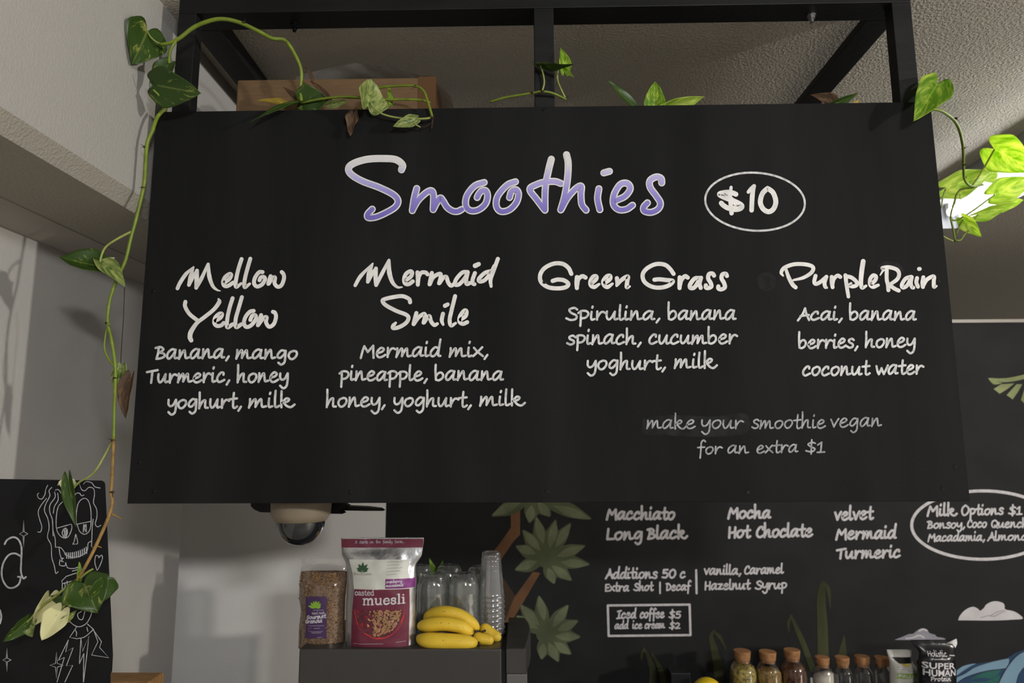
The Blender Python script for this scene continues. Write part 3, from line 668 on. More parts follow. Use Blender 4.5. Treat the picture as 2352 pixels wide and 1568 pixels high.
leaf(vb, (716,182), (702,144), 13, 'leaf_dead', 50, .7, .2, 1.51, 1.51, label='withered brown leaf')
leaf(vb, (845,243), (853,180), 92, 'leaf_pale', 38, .45, .06, 1.465, 1.47)
leaf(vb, (836,226), (755,222), 14, 'leaf', 60, .3, .0, 1.505, 1.505)
leaf(vb, (757,240), (800,232), 22, 'leaf_pale', 20, .3, .0, 1.51, 1.51)
leaf(vb, (952,275), (903,289), 31, 'leaf_pale', 12, .3, .08, 1.465, 1.455)
leaf(vb, (896,236), (893,196), 15, 'leaf_fresh', 30, .4, .0, 1.51, 1.51)

# --- vine around the middle post
vc = empty('pothos_vine', U(1250, 225, 1.50), 'pothos vine wrapped round the middle post with two raised leaves', 'plant', 'pothos vines')
stem(vc, [(1125,234,1.51),(1160,224,1.50),(1200,217,1.49),(1225,213,1.485),(1245,210,1.48),(1270,214,1.485),(1300,228,1.50)], [.0028, .0026])
stem(vc, [(1245,210,1.48),(1250,190,1.48),(1247,168,1.48),(1241,150,1.48)], [.002, .0018], 'stem_pale')
stem(vc, [(1300,228,1.50),(1290,208,1.49),(1281,185,1.49),(1281,168,1.49),(1287,154,1.49)], [.0024, .0018], 'stem_pale')
nodes(vc, [(1222,213,1.485),(1245,210,1.48),(1298,226,1.50)])
leaf(vc, (1240,146), (1314,156), 40, 'leaf', 66, .35, .10, 1.48, 1.44)
leaf(vc, (1288,150), (1318,178), 16, 'leaf_fresh', 30, .4, .0, 1.49, 1.49)
leaf(vc, (1296,162), (1290,106), 34, 'leaf_fresh', 25, .35, .1, 1.49, 1.49, bend=.4)
# --- leaves that rise behind the top edge, right of the middle post
vd = empty('pothos_vine', U(1560, 250, 1.51), 'pothos vine whose leaf tips peep over the top edge right of the middle post', 'plant', 'pothos vines')
stem(vd, [(1440,262,1.51),(1500,255,1.51),(1560,250,1.51),(1640,258,1.51),(1780,256,1.51),(1900,250,1.51)], [.003, .003])
leaf(vd, (1452,240), (1393,186), 30, 'leaf', 48, .4, -.05, 1.51, 1.50)
leaf(vd, (1502,252), (1506,184), 54, 'leaf_fresh', 10, .3, .1, 1.51, 1.50)
leaf(vd, (1534,246), (1620,226), 44, 'leaf_lit', 30, .3, .1, 1.51, 1.50)
leaf(vd, (1905,244), (1976,216), 34, 'leaf', 40, .35, .1, 1.51, 1.50)
leaf(vd, (1915,240), (1866,212), 34, 'leaf_dead', 35, .8, .2, 1.515, 1.515, label='withered brown leaf')
leaf(vd, (1960,246), (1975,228), 18, 'leaf_yellow', 20, .3, .1, 1.51, 1.51)
# --- vine at the right end, hanging in front of the light
ve = empty('pothos_vine', U(2150, 252, 1.53), 'pothos vine at the top right corner, its leaves glowing before the fluorescent tube', 'plant', 'pothos vines')
stem(ve, [(2110,246,1.54),(2145,251,1.54),(2165,256,1.57),(2190,275,1.65),(2204,300,1.72),(2212,340,1.82),(2213,385,1.92),(2215,410,2.0),(2224,424,2.05),(2238,428,2.08),(2258,424,2.1)], [.0036, .0038, .0034, .0034])
stem(ve, [(2152,200,1.47),(2158,225,1.50),(2150,248,1.54)], [.0016, .002], 'stem_pale')
D2 = 2.10
stem(ve, [(2232,428,D2),(2246,408,D2),(2262,382,D2),(2284,343,D2)], [.003, .0026])
stem(ve, [(2236,430,D2),(2210,434,D2),(2198,446,D2),(2192,465,D2),(2184,492,D2),(2188,505,D2),(2205,502,D2),(2240,480,D2),(2284,447,D2)], [.0036, .0034, .0026])
stem(ve, [(2183,500,D2),(2190,530,D2),(2194,552,D2)], [.003, .003]); stem(ve, [(2196,538,D2),(2204,520,D2),(2212,503,D2)], [.0024, .002])
stem(ve, [(2192,552,D2),(2206,551,D2),(2216,537,D2),(2232,522,D2),(2238,505,D2),(2246,493,D2)], [.003, .0026, .002])
stem(ve, [(2150,532,D2),(2172,546,D2),(2190,554,D2)], [.0028, .003], 'stem_pale')
stem(ve, [(2172,434,D2),(2166,452,D2),(2162,478,D2)], [.0024, .0024], 'stem_pale')
stem(ve, [(2205,446,D2),(2206,457,D2),(2216,456,D2)], [.0016, .001], 'stem_pale')
nodes(ve, [(2195,272,1.66),(2213,340,1.82),(2215,378,1.90),(2216,408,2.0),(2192,553,D2)], r=.005, ln=.016)
leaf(ve, (2152,194), (2108,266), 84, 'leaf_fresh', -8, .35, .12, 1.47, 1.43)
leaf(ve, (2284,342), (2372,392), 92, 'leaf_lit', 10, .2, .10, D2, 2.02)
leaf(ve, (2174,430), (2290,396), 68, 'leaf_lit', 16, .35, .12, D2 + .04, D2 + .02)
leaf(ve, (2262,402), (2297,384), 50, 'leaf_lit', 12, .3, .1, D2 + .07, D2 + .07)
leaf(ve, (2286,446), (2378,408), 66, 'leaf_lit', 6, .25, .10, D2, 2.04)
leaf(ve, (2246,492), (2334,462), 46, 'leaf_lit', 50, .4, -.05, D2 + .01, 2.08)
leaf(ve, (2213,504), (2252,544), 36, 'leaf_lit', 15, .35, .12, D2, 2.08)
leaf(ve, (2290,470), (2352,462), 40, 'leaf_lit', 30, .3, .1, D2 + .05, 2.12)

# withered leaf caught on the face of the sign
dl = empty('dead_leaf', U(812, 262, 1.485), 'single curled brown dead leaf caught on the front of the sign above the word Smoothies', 'leaf')
leaf(dl, (812,264), (805,314), 30, 'leaf_dead', 18, .7, -.1, 1.482, 1.478, name='blade', wave=.15)
stem(dl, [(812,264,1.482),(815,254,1.484),(818,248,1.486)], [.001, .0008], 'root', name='stalk')

# ------------------------------------------------------------------ fluorescent batten on the ceiling at the right
XT, ZT = 1.84, EYE + .965
fl = empty('fluorescent_light', (XT, 2.35, HC), 'ceiling fluorescent batten with a glowing white tube behind the vine at the right', 'ceiling light')
M['housing'] = mat('grey_enamel', (.30, .30, .31), .45, 0, .5)
Y0, Y1 = 1.75, 2.90
b = MB()
b.box((XT - .075, Y0, ZT + .040), (XT + .05, Y1, HC)); adopt(b.build('housing', M['housing'], bevel=.004), fl)
b = MB()
b.box((XT + .040, Y0, ZT - .06), (XT + .046, Y1, ZT + .0399)); b.box((XT - .075, Y1 - .012, ZT - .06), (XT + .0399, Y1 - .002, ZT + .0399)); adopt(b.build('reflector', M['housing']), fl)
em = bpy.data.materials.new('glowing_tube'); em.use_nodes = True; nt = em.node_tree; nt.nodes.clear()
e = nt.nodes.new('ShaderNodeEmission'); e.inputs[0].default_value = (.95, .98, 1, 1); e.inputs[1].default_value = 21
oo = nt.nodes.new('ShaderNodeOutputMaterial'); nt.links.new(e.outputs[0], oo.inputs[0])
b = MB(); b.tube([(XT, Y0 + .03, ZT), (XT, Y1 - .05, ZT)], .019, 18, 2); adopt(b.build('tube', em, smooth=True), fl)
b = MB()
for y in (Y0 + .02, Y1 - .045): b.box((XT - .012, y - .012, ZT - .014), (XT + .012, y + .012, ZT + .0399))
adopt(b.build('lamp_holder', M['white_wall']), fl)

# ------------------------------------------------------------------ dome camera under the frame
M['cam_white'] = mat('cream_plastic', lin((124, 112, 94)), .45, 0, .4)
M['dome'] = mat('smoked_dome', (.008, .009, .011), .06, 0, .8, coat=.6)
M['black_metal'] = mat('black_metal', (.008, .008, .009), .5, .2, .3)
DCM = 1.63; cc = U(691, 1195, DCM); rd = 53 * DCM / FPX
dc = empty('dome_camera', (cc.x, DCM, BZ0), 'dome security camera hanging under the sign frame above the granola', 'camera')
zr = cc.z; r2 = 66 * DCM / FPX
b = MB(); b.lathe([(r2, BZ0 - zr), (r2, BZ0 - zr - .012), (r2 * .985, .016), (rd * 1.06, 0.0), (rd * 1.0, -.001)], (cc.x, DCM, zr), 40); o = b.build('housing', M['cam_white'], bevel=0); smooth_all(o); adopt(o, dc)
b = MB(); b.lathe([(rd * cos(t), -rd * sin(t)) for t in [pi / 2 * i / 14 for i in range(14)]] + [(.001, -rd)], (cc.x, DCM, zr - .001), 40, False); adopt(b.build('dome', M['dome'], smooth=True), dc)
b = MB(); b.lathe([(rd * .55, -rd * .78), (rd * .3, -rd * .9), (.002, -rd * .93)], (cc.x - .012, DCM - .004, zr - .002), 30, False)
def slab(name, px, d, dep):
    """flat black plate, outline in photo pixels at distance d"""
    b = MB(); P = [U(x, y, d) for x, y in px]; n = len(P)
    b.add(P + [p + Vector((0, dep, 0)) for p in P], [tuple(range(n)), tuple(reversed(range(n, 2*n)))] + [(i, n+i, n+(i+1) % n, (i+1) % n) for i in range(n)])
    adopt(b.build(name, M['black_metal']), dc)
slab('mounting_plate', [(576,1150),(576,1162),(584,1170),(598,1176),(640,1177),(750,1179),(786,1180),(778,1173),(784,1171),(784,1150)], 1.70, .04)
slab('cable_tray', [(782,1152),(782,1172),(840,1173),(880,1173),(872,1168),(840,1164),(800,1162)], 1.745, .03)

# ------------------------------------------------------------------ worktop that carries everything below
ZW = .80
wt = empty('worktop', (1.2, 1.7, 0), 'dark worktop on cabinets along the back wall below the menu', 'counter')
M['counter'] = mat('dark_laminate', (.03, .03, .032), .4, 0, .4)
b = MB(); b.box((XL + .005, 1.62, ZW - .04), (4.2, DL - .005, ZW)); b.box((-1.9, DL + .002, ZW - .04), (4.2, DW - .005, ZW)); adopt(b.build('top', M['counter'], bevel=.004), wt)
b = MB(); b.box((-1.0, 1.68, .0), (4.15, 2.9, ZW - .0405)); adopt(b.build('cabinet', M['counter']), wt)

# ------------------------------------------------------------------ grey appliance
DA = 1.95; ta = U(900, 1490, DA).z
xa0, xa1 = U(687, 1495, DA).x, U(1152, 1495, DA).x; xs0, xs1 = U(1163, 1495, DA).x, U(1208, 1495, DA).x
DAB = 2.26
M['grey'] = mat('grey_powder_coat', lin((56, 54, 52)), .4, .0, .5, .04, 30)
M['grey2'] = mat('light_grey_panel', lin((92, 90, 88)), .4, 0, .5)
M['gap'] = mat('dark_gap', (.004, .004, .004), .8)
ap = empty('appliance', ((xa0+xa1)/2, DA, ZW), 'grey metal kitchen appliance with a hinged right side panel, carrying the bags and bananas', 'appliance')
b = MB(); b.box((xa0, DA, ZW), (xa1, DAB, ta)); adopt(b.build('body', M['grey'], bevel=.004), ap)
b = MB(); b.box((xa1, DA + .012, ZW), (xs0, DAB - .01, ta - .006)); adopt(b.build('hinge_gap', M['gap']), ap)
b = MB()
pr = [(xs0, ta), (xs1 - .004, ta), (xs1, ta - .004), (xs1, ta - .062), (xs0, ta - .062)]
np_ = len(pr); zz = []
rows = [(DA, 0), (DA + .003, .002)] + [(DA + .003 + (DAB - DA) * t, .002 + .010 * sin(pi * t * .9)) for t in (.25, .5, .75, 1)]
vs = []
for y, h in rows:
    for k, (x, z) in enumerate(pr): vs.append((x + (0.014 * sin(pi * (y - DA) / .31) if k in (1, 2, 3) else 0), y, z + (h if k < 3 else 0)))
fs = [tuple(range(np_)), tuple(reversed(range((len(rows)-1)*np_, len(rows)*np_)))]
for i in range(len(rows)-1):
    for k in range(np_): fs.append((i*np_+k, (i+1)*np_+k, (i+1)*np_+(k+1) % np_, i*np_+(k+1) % np_))
b.add(vs, fs); adopt(b.build('side_cover', M['grey']), ap)
b = MB(); b.box((xs0, DA + .001, ZW), (xs1 + .003, DAB, ta - .0645)); adopt(b.build('side_panel', M['grey2'], bevel=.003), ap)

# ------------------------------------------------------------------ pouches and bags
def interp(tab, y):
    if y <= tab[0][1]: return tab[0][0]
    for (x0, y0), (x1, y1) in zip(tab, tab[1:]):
        if y <= y1: return x0 + (x1 - x0) * (y - y0) / (y1 - y0)
    return tab[-1][0]
class Pouch:
    """soft bag: silhouette from photo pixels at distance d, bulging to the front and back"""
    def __init__(s, left, right, y0, y1, d, thick, top=.1, crumple=.0, seed=1):
        s.l, s.r, s.y0, s.y1, s.d, s.t, s.top, s.c, s.seed = left, right, y0, y1, d, thick, top, crumple, seed
    def bulge(s, x, y):
        a, c = interp(s.l, y), interp(s.r, y); u = max(-1, min(1, (2*x - a - c) / (c - a)))
        v = (y - s.y0) / (s.y1 - s.y0)
        e = min(1, max(0, (v - .02) / s.top)); e = e * e * (3 - 2 * e) if s.top > 0 else 1
        h = s.t * (.12 + .88 * e) * (1 - abs(u) ** 2.6) ** .6 if abs(u) < 1 else 0
        return h + s.c * noise.noise(Vector((x * .045, y * .045, s.seed))) * (1 - abs(u) ** 4)
    def at(s, x, y, k=0):
        p = U(x, y, s.d); bl = s.bulge(x, y)
        return Vector((p.x, s.d - bl - k, p.z))
    def mesh(s, name, m, parent, nx=26, ny=34, ya=None, yb=None, k=0, back=True):
        ya = s.y0 if ya is None else ya; yb = s.y1 if yb is None else yb
        V = []; F = []
        for side in ((1, -1) if back else (1,)):
            n0 = len(V)
            for j in range(ny + 1):
                y = ya + (yb - ya) * j / ny; a, c = interp(s.l, y), interp(s.r, y)
                for i in range(nx + 1):
                    u = -cos(pi * i / nx); x = (a + c)/2 + u * (c - a)/2
                    p = U(x, y, s.d); bl = s.bulge(x, y) + k
                    V.append((p.x, s.d - side * bl, p.z))
            for j in range(ny):
                for i in range(nx):
                    q = n0 + j*(nx+1)+i; f = (q, q+nx+1, q+nx+2, q+1); F.append(f if side == 1 else f[::-1])
        if back:                                        # close the bottom so that it stands
            N = (nx+1)*(ny+1)
            for i in range(nx):
                a_ = ny*(nx+1)+i; F.append((a_, a_+N, a_+N+1, a_+1))
        return adopt(mesh_obj(name, V, F, m, smooth=True), parent)
    def patch(s, name, m, parent, L, R, ya, yb, k=.0008, nx=14, ny=14, label=None):
        V = []; F = []; uv = []
        for j in range(ny + 1):
            y = ya + (yb - ya) * j / ny; a = interp(L, y); c = interp(R, y)
            for i in range(nx + 1):
                x = a + (c - a) * i / nx; V.append(s.at(x, y, k)); uv.append((i/nx, j/ny))
        for j in range(ny):
            for i in range(nx): q = j*(nx+1)+i; F.append((q, q+nx+1, q+nx+2, q+1))
        o = adopt(mesh_obj(name, V, F, m, smooth=True, uv=uv), parent)
        if label: o['label'] = label
        return o
    def ink(s, k=.0014): return Ink(lambda x, y, q: s.at(x, y, k + q))

def disc(ink, cx, cy, rx, ry, n=20, a0=0, a1=2*pi, rot=0):
    pts = []
    for i in range(n if a1 - a0 > 6 else n + 1):
        t = a0 + (a1 - a0) * i / n; x, y = rx*cos(t), ry*sin(t); pts.append((cx + x*cos(rot) - y*sin(rot), cy + x*sin(rot) + y*cos(rot)))
    ink.poly(pts)
def petal(ink, cx, cy, ang, ln, wd):
    """pointed petal from a centre"""
    pts = [(0, 0), (ln*.3, wd*.42), (ln*.6, wd*.5), (ln*.85, wd*.25), (ln, 0), (ln*.85, -wd*.25), (ln*.6, -wd*.5), (ln*.3, -wd*.42)]
    ca, sa = cos(ang), sin(ang); ink.poly([(cx + x*ca - y*sa, cy + x*sa + y*ca) for x, y in pts], curve=True)

# --- clear bag of granola
M['bag_film'] = thin_clear('cellophane', (.97, .96, .95), .06, .08, .03)
M['granola'] = mat('granola_oats', lin((150, 118, 84)), .75, 0, .3, .5, 260, .9, 240, None, c2=lin((86, 60, 38)))
M['violet_label'] = mat('violet_label', lin((68, 44, 84)), .5, 0, .4)
M['print_white'] = mat('white_print', (.62, .6, .62), .6)
M['print_pale'] = mat('pale_print', (.36, .33, .38), .6)
M['print_green'] = mat('green_print', lin((128, 170, 52)), .6)
q = lambda x: 660 + x/5.226
r_ = lambda y: 1200 + y/5.226
def Q(pts): return [(q(x), r_(y)) for x, y in pts]
DG = 2.03
gb = empty('granola_bag', U(742, 1487, DG), 'clear cellophane bag of brown granola with a violet label, left on the grey appliance', 'food bag')
gp = Pouch(Q([(168,430),(172,520),(150,640),(140,900),(165,1050),(140,1250),(132,1490)]), Q([(725,470),(722,560),(722,700),(700,900),(690,1200),(690,1490)]), r_(432), r_(1492), DG, .036, .3, .002, 5)
gp.mesh('bag', M['bag_film'], gb)
gi = Pouch([(x + 1.5, y) for x, y in gp.l], [(x - 1.5, y) for x, y in gp.r], r_(432), r_(1490), DG, .034, .3, .0035, 9)
gi.mesh('granola', M['granola'], gb, 30, 40, ya=r_(585), yb=r_(1488))
rr = random.Random(3); b = MB()
for i in range(420):
    y = r_(590 + 880 * rr.random()); x = interp(gi.l, y) + 2 + (interp(gi.r, y) - interp(gi.l, y) - 4) * rr.random()
    p = gi.at(x, y, .0002); s_ = rr.uniform(.0022, .0048)
    b.lathe([(s_*.2, -s_*.5), (s_, -s_*.1), (s_*.8, s_*.3), (s_*.2, s_*.55)], p, 6)
gc = b.build('oat_clusters', mat('oat_cluster', lin((158, 124, 88)), .8, 0, .2, .5, 120, c2=lin((92, 62, 40))), None); adopt(gc, gb); gc['kind'] = 'stuff'
gp.patch('label', M['violet_label'], gb, Q([(265,850),(270,1100),(262,1345)]), Q([(520,865),(515,1345)]), r_(852), r_(1342), .0030, label='violet paper label')
ink = gp.ink(.0036)
for a_, l_ in ((-2.9, 100), (-2.4, 92), (-1.95, 90), (-1.57, 88), (-1.15, 90), (-.75, 80), (-.35, 60)): petal(ink, q(395), r_(985), a_, l_/5.226, 6.2)
ink.build('leaf_emblem', M['print_green'], gb, 'green leaf emblem')
ink = gp.ink(.0036)
for t in (('Gourmet', 280, 1122, 515, 1100, 34, 1.5), ('Granola', 262, 1172, 470, 1154, 34, 1.5)):
    word(ink, t[0], q(t[1]), r_(t[2]), q(t[3]), r_(t[4]), t[5]/5.226, t[6])
ink.build('lettering', M['print_white'], gb, 'white lettering on the violet label')
ink = gp.ink(.0036); word(ink, 'Hand', q(345), r_(1062), q(415), r_(1058), 4, .9); word(ink, 'Made', q(425), r_(1058), q(495), r_(1054), 4, .9)
for y, a_, c_ in ((1010, 360, 480), (1195, 300, 490), (1225, 365, 435), (1265, 330, 470), (1280, 345, 450), (1330, 410, 465)): ink.stroke([(q(a_), r_(y)), (q((a_+c_)/2), r_(y-2)), (q(c_), r_(y-4))], .9)
ink.build('small_print', M['print_pale'], gb)

# --- silver and maroon muesli pouch
M['foil'] = mat('silver_foil', (.62, .62, .63), .28, .95, .5, 0, 20, .35, 45)
M['maroon'] = mat('maroon_print', lin((106, 38, 58)), .4, .1, .5)
M['magenta'] = mat('magenta_print', lin((122, 40, 118)), .35, .1, .5)
M['cream_print'] = mat('cream_print', lin((205, 205, 196)), .5, .15, .5, .05, 20)
M['green_dark'] = mat('dark_green_print', lin((44, 78, 52)), .6)
M['grey_print'] = mat('grey_print', lin((150, 146, 140)), .7)
M['bowl_red'] = mat('red_bowl_print', lin((196, 52, 38)), .5)
M['bowl_dark'] = mat('maroon_shadow_print', lin((88, 34, 44)), .5)
DM = 2.0
mp_ = empty('muesli_pouch', U(868, 1490, DM), 'silver and maroon stand-up pouch of roasted muesli between the granola bag and the bananas', 'food pouch')
mu = Pouch(Q([(646,200),(652,390),(700,470),(716,560),(720,700),(702,1000),(696,1500)]), Q([(1637,215),(1612,400),(1545,500),(1540,560),(1552,660),(1540,900),(1545,1500)]), r_(180), r_(1508), DM, .034, .45, .0035, 2)
mu.mesh('pouch', M['foil'], mp_, 30, 44)
mu.patch('top_band', M['maroon'], mp_, Q([(650,205),(652,310)]), Q([(1634,215),(1625,310)]), r_(192), r_(296), .0010, 24, 6, 'maroon top seal band')
mu.patch('front_label', M['cream_print'], mp_, Q([(745,425),(800,600),(830,790)]), Q([(1480,425),(1460,560),(1480,640),(1480,790)]), r_(432), r_(780), .0008, label='cream upper label')
mu.patch('front_label', M['maroon'], mp_, Q([(832,775),(805,1000),(792,1250),(790,1500)]), Q([(1480,775),(1482,1000),(1470,1500)]), r_(772), r_(1502), .0010, 16, 20, 'maroon lower label')
mu.patch('flavour_label', M['magenta'], mp_, Q([(1205,655),(1203,770)]), Q([(1545,635),(1540,740)]), r_(650), r_(762), .0014, label='magenta flavour label')
# picture of the muesli bowl
ink = mu.ink(.0014); disc(ink, q(1130), r_(1010), 300/5.226, 345/5.226, 30, 0, pi); ink.build('bowl_picture', M['bowl_red'], mp_, 'printed red bowl')
ink = mu.ink(.0018); disc(ink, q(1120), r_(1012), 278/5.226, 320/5.226, 30, 0, pi); ink.build('bowl_picture', M['bowl_dark'], mp_, 'printed dark inside of the bowl')
rr = random.Random(11)
def frag(name, cols, nfr, box_, size, k, lab):
    ink = mu.ink(k)
    for i in range(nfr):
        x, y = rr.uniform(box_[0], box_[2]), rr.uniform(box_[1], box_[3])
        if ((x-1120)/265)**2 + ((y-1012)/305)**2 > 1: continue
        disc(ink, q(x), r_(y), rr.uniform(.6, 1)*size, rr.uniform(.5, .9)*size, 9, rot=rr.uniform(0, 3))
    return ink.build(name, mat(lab, lin(cols), .7), mp_, lab)
frag('muesli_picture', (158, 120, 84), 300, (1060, 1012, 1420, 1330), 3.0, .0022, 'printed oat flakes')
frag('muesli_picture', (198, 150, 104), 70, (1000, 1012, 1420, 1330), 2.4, .0025, 'printed nuts')
frag('muesli_picture', (72, 44, 36), 130, (880, 1012, 1400, 1330), 2.4, .0027, 'printed dark seeds')
frag('muesli_picture', (134, 30, 40), 24, (860, 1020, 1140, 1330), 5.0, .0024, 'printed red berries')
ink = mu.ink(.0016)
for a_, l_ in ((-2.75, 78), (-2.2, 92), (-1.57, 96), (-.95, 92), (-.4, 78)): petal(ink, q(925), r_(560), a_, l_/5.226, 6.5)
ink.stroke([(q(870), r_(562)), (q(925), r_(572)), (q(980), r_(562))], 2.2); ink.build('leaf_emblem', M['green_dark'], mp_, 'dark green leaf crest')
# slab-serif lettering drawn with a fine brush
SER = {
'm': (1.75, [[(.0,.97),(.3,.97)],[(.22,.97),(.22,.02)],[(.02,.02),(.44,.02)],[(.22,.7),(.45,.95),(.72,.95),(.82,.7)],[(.82,.75),(.82,.02)],[(.64,.02),(1.04,.02)],[(.84,.7),(1.05,.95),(1.3,.95),(1.42,.7)],[(1.42,.75),(1.42,.02)],[(1.24,.02),(1.64,.02)]]),
'u': (1.25, [[(.0,.97),(.26,.97)],[(.22,.97),(.22,.3),(.38,.04),(.66,.06),(.88,.32)],[(.7,.97),(.9,.97)],[(.9,.97),(.9,.02)],[(.9,.02),(1.12,.02)]]),
'e': (1.05, [[(.14,.55),(.86,.55)],[(.86,.55),(.8,.85),(.52,.98),(.22,.82),(.12,.5),(.22,.15),(.52,.02),(.86,.2)]]),
's': (.95, [[(.72,.7),(.7,.93),(.45,.98),(.2,.88),(.2,.64),(.45,.54),(.7,.4),(.72,.15),(.45,.02),(.2,.08),(.14,.32)]]),
'l': (.62, [[(.04,1.55),(.28,1.55)],[(.28,1.55),(.28,.02)],[(.05,.02),(.52,.02)]]),
'i': (.6, [[(.04,.97),(.28,.97)],[(.28,.97),(.28,.02)],[(.05,.02),(.5,.02)],[(.25,1.36),(.27,1.4)]]),
'o': (1.05, [[(.52,.98),(.2,.82),(.12,.5),(.2,.18),(.52,.02),(.84,.18),(.92,.5),(.84,.82),(.52,.98)]]),
'a': (1.05, [[(.18,.8),(.4,.98),(.7,.9),(.76,.65)],[(.76,.7),(.76,.15),(.98,.03)],[(.76,.55),(.4,.52),(.14,.32),(.22,.06),(.5,.04),(.76,.25)]]),
't': (.75, [[(.3,1.3),(.3,.2),(.45,.02),(.68,.12)],[(.04,.95),(.62,.95)]]),
'd': (1.15, [[(.55,1.55),(.86,1.55)],[(.84,1.55),(.84,.02)],[(.84,.02),(1.05,.02)],[(.84,.75),(.52,.98),(.2,.82),(.12,.5),(.2,.15),(.5,.02),(.84,.25)]]),
}
def serif(ink, text, x0, y0, x1, y1, xh, wd):
    pen = 0; G = []
    for ch in text: adv, st = SER[ch]; G += [[(p[0]+pen, p[1]) for p in s] for s in st]; pen += adv
    k = (x1-x0)/pen
    for s in G: ink.stroke([(x0+p[0]*k, y0+(y1-y0)*(p[0]/pen)-p[1]*xh) for p in s], wd if len(s) != 2 or abs(s[0][0]-s[1][0]) < .05 else wd*.55)
ink = mu.ink(.0018); serif(ink, 'muesli', q(938), r_(952), q(1440), r_(938), 72/5.226, 3.4); serif(ink, 'oasted', q(838), r_(845), q(1078), r_(838), 44/5.226, 1.5)
ink.build('lettering', M['print_white'], mp_, 'white lettering oasted muesli')
ink = mu.ink(.0020)
word(ink, 'cranberry', q(1212), r_(700), q(1395), r_(694), 4.4, 1.1); word(ink, 'macadamia', q(1212), r_(744), q(1415), r_(738), 4.6, 1.1)
ink.build('lettering', M['print_white'], mp_, 'white lettering cranberry macadamia')
ink = mu.ink(.0020); x = 815
for t, n_ in (('It', 30), ('starts', 105), ('on', 48), ('the', 62), ('family', 118), ('farm...', 125)): word(ink, t, q(x), r_(247 - (x-815)*.012), q(x+n_), r_(246 - (x-815)*.012), 4.6, 1.0); x += n_ + 22
ink.build('lettering', M['print_pale'], mp_, 'pale lettering on the maroon top band')
ink = mu.ink(.0020)
for y, a_, c_ in ((1415, 822, 1180), (1395, 1330, 1440)): ink.stroke([(q(a_), r_(y)), (q((a_+c_)/2), r_(y-4)), (q(c_), r_(y-8))], 1.0)
ink.build('small_print', M['print_pale'], mp_)
ink = mu.ink(.0016)
for y, c_ in ((455, 1390), (490, 1360), (525, 1400), (560, 1370), (595, 1330)): ink.stroke([(q(1212), r_(y+8)), (q(1290), r_(y+4)), (q(c_), r_(y))], .9)
word(ink, 'Brookfarm', q(812), r_(612), q(1040), r_(608), 4.4, .7); ink.build('small_print', M['grey_print'], mp_, 'grey small print')

# ------------------------------------------------------------------ bananas
M['banana'] = mat('banana_skin', lin((212, 178, 52)), .5, 0, .35, .12, 9, .03, 60)
M['banana_tip'] = mat('banana_tip', lin((52, 40, 28)), .8)
M['spot'] = mat('banana_spot', lin((96, 66, 30)), .7)
q6 = lambda x: 930 + x/4.93
r6 = lambda y: 1250 + y/4.93
bn = empty('banana_bunch', U(1050, 1488, 1.99), 'small bunch of yellow bananas lying on the right of the grey appliance', 'fruit')
def banana(pts, rad, tip=0):
    P = [U(q6(x), r6(y), d) for x, y, d in pts]; C = catmull3(P, 16); n = len(C); b = MB()
    R = []
    D_ = [0]
    for k in range(1, n): D_.append(D_[-1] + (C[k]-C[k-1]).length)
    for i in range(n):
        t = D_[i]/D_[-1]; a_, c_ = min(1, t/.26), min(1, (1-t)/.24); f = sqrt(max(0, 1-(1-a_)**2.2)) * sqrt(max(0, 1-(1-c_)**2.0))
        R.append(max(.0016, rad * f * (1 + .03 * sin(t * 6))))
    prev = None; ns = 15; vs = []
    for i, p in enumerate(C):
        tg = (C[min(i+1, n-1)] - C[max(i-1, 0)]).normalized(); nr = tg.orthogonal().normalized() if prev is None else (prev - tg*prev.dot(tg)).normalized(); prev = nr; bt = tg.cross(nr)
        for j in range(ns):
            a_ = 2*pi*j/ns; k = 1 + .045 * cos(5 * a_); vs.append(p + (nr*cos(a_) + bt*sin(a_)) * R[i] * k)
    b.add(vs, [(i*ns+j, i*ns+(j+1) % ns, (i+1)*ns+(j+1) % ns, (i+1)*ns+j) for i in range(n-1) for j in range(ns)] + [tuple(reversed(range(ns))), tuple((n-1)*ns+j for j in range(ns))])
    return adopt(b.build('banana', M['banana'], smooth=True), bn), C, R
bl = [banana([(215,860,2.035),(300,790,2.03),(450,765,2.02),(620,800,2.02),(760,890,2.02),(840,965,2.025)], .0172),
      banana([(140,935,2.0),(230,915,1.995),(420,895,1.99),(600,920,1.99),(700,965,1.995),(775,1005,2.0)], .0190),
      banana([(130,1050,1.98),(230,1080,1.972),(420,1090,1.968),(620,1098,1.968),(740,1110,1.972),(822,1120,1.98)], .0205),
      banana([(850,930,2.045),(920,965,2.04),(1000,1020,2.035),(1060,1060,2.03),(1085,1075,2.03)], .0160),
      banana([(780,1045,2.01),(860,1065,2.0),(940,1080,2.0),(990,1095,2.0),(1005,1100,2.0)], .0155)]
b = MB()
for x, y, d in ((885,985,2.005),(905,975,2.015),(805,985,1.985),(822,980,1.99),(838,1112,1.985),(905,1148,2.0)): 
    p = U(q6(x), r6(y), d); b.lathe([(.002, -.003), (.0038, -.001), (.0034, .0015), (.001, .003)], p, 8)
adopt(b.build('stalk', M['banana_tip'], smooth=True), bn)
b = MB(); rr = random.Random(4)
for o_, C, R in bl[:3]:
    for k in range(5):
        i = rr.randint(16, len(C)-20); p = C[i] + Vector((rr.uniform(-.002, .002), -.93, .32)) .normalized() * (R[i] * 1.0)
        s_ = rr.uniform(.0008, .0018); b.lathe([(s_*.4, -s_*.5), (s_, 0), (s_*.4, s_*.5)], p, 7)
adopt(b.build('brown_spot', M['spot']), bn)

